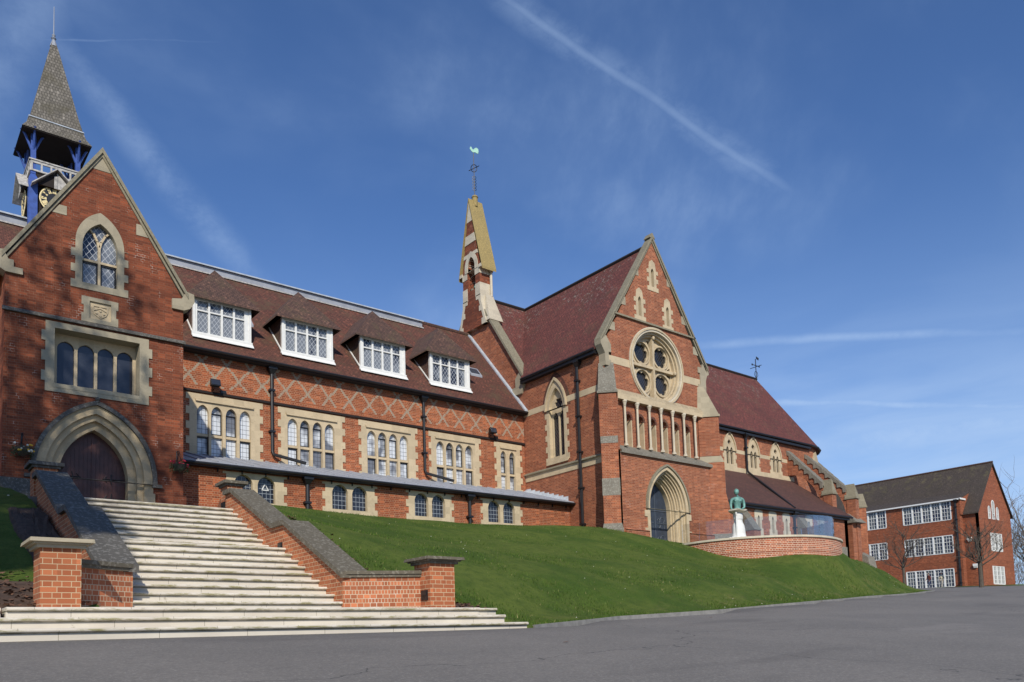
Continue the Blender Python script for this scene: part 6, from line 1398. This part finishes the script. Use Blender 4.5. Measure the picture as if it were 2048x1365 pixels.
# leafy tree beside the camera whose shade falls on the entrance wing
def leafy(label, x, y, lobes, seed, nleaf, trunk_top, dens=None):
    rt = random.Random(seed); zb = H(x, y)-.2; root = thing('leafy_tree', label, 'tree', (x, y, zb)); bm = NB()
    tube(bm, [(x, y, zb), (x+.1, y+.1, zb+4), (x, y, trunk_top)], [.45, .36, .22], 10)
    for c, r in lobes: tube(bm, [(x, y, trunk_top*.55), ((x+c[0])/2, (y+c[1])/2, (trunk_top*.6+c[2])/2), c], [.2, .12, .05], 6)
    obj('trunk', bm, 'bark', root); bm = NB()
    for li, (c, r) in enumerate(lobes):
        for _ in range(dens[li] if dens else nleaf):
            d = Vector((rt.gauss(0, 1), rt.gauss(0, 1), rt.gauss(0, 1))).normalized()*rt.random()**.4
            p = Vector((c[0]+d.x*r[0], c[1]+d.y*r[1], c[2]+d.z*r[2])); s = rt.uniform(.12, .26)
            bm.faces.new([bm.verts.new(p+Vector((rt.uniform(-s, s), rt.uniform(-s, s), rt.uniform(-s, s)))) for _ in range(3)])
    obj('crown', bm, 'foliage', root, recalc=False)
def toward(p, t): return (p[0]-.62*t, p[1]-1.0*t, p[2]+.85*t)
lobes = [(toward((4.6, 26.4, 7.0), 17), (2.3, 1.6, 1.5)), (toward((3.2, 26.4, 5.2), 16), (2.2, 1.8, 1.6)), (toward((6.6, 26.4, 5.6), 17.5), (1.9, 1.4, 1.2)), (toward((5.8, 26.4, 8.2), 17.5), (1.7, 1.3, .9)), (toward((0.6, 21, 3.8), 16), (2.4, 3.2, 1.7)), (toward((1.0, 16, 2.2), 15), (2.2, 2.6, 1.5)), (toward((-1.2, 17, 2.4), 15), (2.4, 3, 1.5)), (toward((.6, 25, 4.6), 16), (2.2, 2.4, 1.2)), (toward((1.5, 23, 4.3), 14.5), (1.5, 2.6, 1.1)), (toward((1.6, 19.5, 3.5), 14), (1.4, 2.4, 1.1)), (toward((1.3, 15.5, 2.0), 13.5), (1.5, 2.2, 1.0)), (toward((-.8, 21, 3.8), 14.5), (2.4, 3.4, 1.3)), (toward((2.6, 18.6, 3.6), 15.5), (1.3, 1.5, 1.0)), (toward((4.2, 20.8, 3.5), 16), (1.2, 1.4, .9)), (toward((3.4, 26.4, 9.2), 18), (1.4, 1.0, .9)), (toward((2.3, 21.5, 4.0), 14.5), (1.2, 2.4, 1.1)), (toward((2.9, 16.6, 3.0), 13), (.62, 1.7, .7)), (toward((2.85, 14.9, 2.1), 12.5), (.55, 1.1, .5)), (toward((4.6, 26.4, 11), 19), (2.4, 1.6, 1.6))]
leafy('leafy tree to the left of the photographer shading the entrance wing', -9.5, 8.5, lobes, 5, 2600, 15, [800, 1300, 600, 380, 4200, 3200, 3200, 3600, 4200, 4200, 3400, 4200, 900, 600, 260, 3400, 1000, 500, 380])

# ------------------------------------------------------------------ two walkers
def walker(label, x, y, ang, top, legs, stride):
    z = H(x, y)+.02; root = thing('person', label, 'person', (x, y, z), 'people walking on the far road')
    f = Vector((math.cos(ang), math.sin(ang), 0)); s = Vector((-f.y, f.x, 0)); O = Vector((x, y, z))
    def Q(a, b2, c): return (O+f*a+s*b2+Vector((0, 0, c))).to_tuple()
    J = [(Q(0, 0, .95), (.15, .11)), (Q(.0, 0, 1.15), (.13, .10)), (Q(.02, 0, 1.36), (.17, .11)), (Q(.02, 0, 1.48), .065), (Q(.04, 0, 1.56), .055),
         (Q(0, .19, 1.40), .065), (Q(-.08, .26, 1.14), .05), (Q(.10, .24, .95), .038), (Q(.14, .23, .88), .032),
         (Q(0, -.19, 1.40), .065), (Q(.06, -.26, 1.14), .05), (Q(.24, -.22, 1.0), .038), (Q(.30, -.21, .95), .032)]
    skin_obj('clothed_torso', J, [(0, 1), (1, 2), (2, 3), (3, 4), (2, 5), (5, 6), (6, 7), (7, 8), (2, 9), (9, 10), (10, 11), (11, 12)], top, root, 1)
    J = [(Q(0, 0, .95), (.14, .11))]+[(Q(stride*k*.0, k*.10, .90), .095) for k in (1, -1)]
    J += [(Q(stride*.5, .10, .50), .065), (Q(stride, .10, .09), .045), (Q(stride+.14, .10, .05), .04), (Q(-stride*.4, -.10, .50), .065), (Q(-stride, -.10, .10), .045), (Q(-stride+.13, -.10, .05), .04)]
    skin_obj('trousers', J, [(0, 1), (0, 2), (1, 3), (3, 4), (4, 5), (2, 6), (6, 7), (7, 8)], legs, root, 1)
    bm = NB(); blob(bm, Q(.04, 0, 1.66), (.078, .078, .11), 10); blob(bm, Q(.125, 0, 1.655), (.015, .015, .022), 5)
    for k in (1, -1): blob(bm, Q(.03, k*.08, 1.66), (.015, .015, .03), 5)
    obj('head', bm, 'skin', root, smooth=True); bm = NB(); blob(bm, Q(.015, 0, 1.70), (.088, .088, .095), 10); obj('hair', bm, 'hair', root, smooth=True)
    bm = NB()
    for a_, b_ in ((.16, .23), (.32, -.21)):
        zc = .84 if b_ > 0 else .92
        blob(bm, Q(a_, b_, zc), (.03, .02, .04), 6)
        for k in range(4): tube(bm, [Q(a_+.01*k-.015, b_, zc-.02), Q(a_+.012*k-.01, b_, zc-.055), Q(a_+.012*k, b_, zc-.08+.004*k)], [.009, .008, .006], 5)
        tube(bm, [Q(a_+.02, b_, zc+.01), Q(a_+.05, b_, zc-.03)], [.010, .007], 5)
    obj('hands', bm, 'skin', root)
walker('person in a rust red jumper and grey trousers walking nearer the grass bank', 98.6, 43.9, 2.6, 'jumper', 'jeans', .22)
walker('person in a cream jacket and pale trousers walking before the ground-floor windows', 99.6, 42.9, 3.4, 'cream', 'pale', .34)

# small litter on the road
for k, (x, y, lab) in enumerate(((7.6, 8.3, 'small fallen leaf on the road near the foot of the steps'), (14.2, 10.9, 'single pale leaf on the asphalt beside the lawn edge'))):
    bm = NB(); z = H(x, y)+.012; q = [(x-.05, y, z), (x, y-.03, z+.006), (x+.05, y, z+.012), (x, y+.03, z+.004)]; slab(bm, q, .003)
    obj('fallen_leaf', bm, 'litter', None, label=lab, cat='leaf', origin=(x, y, z))
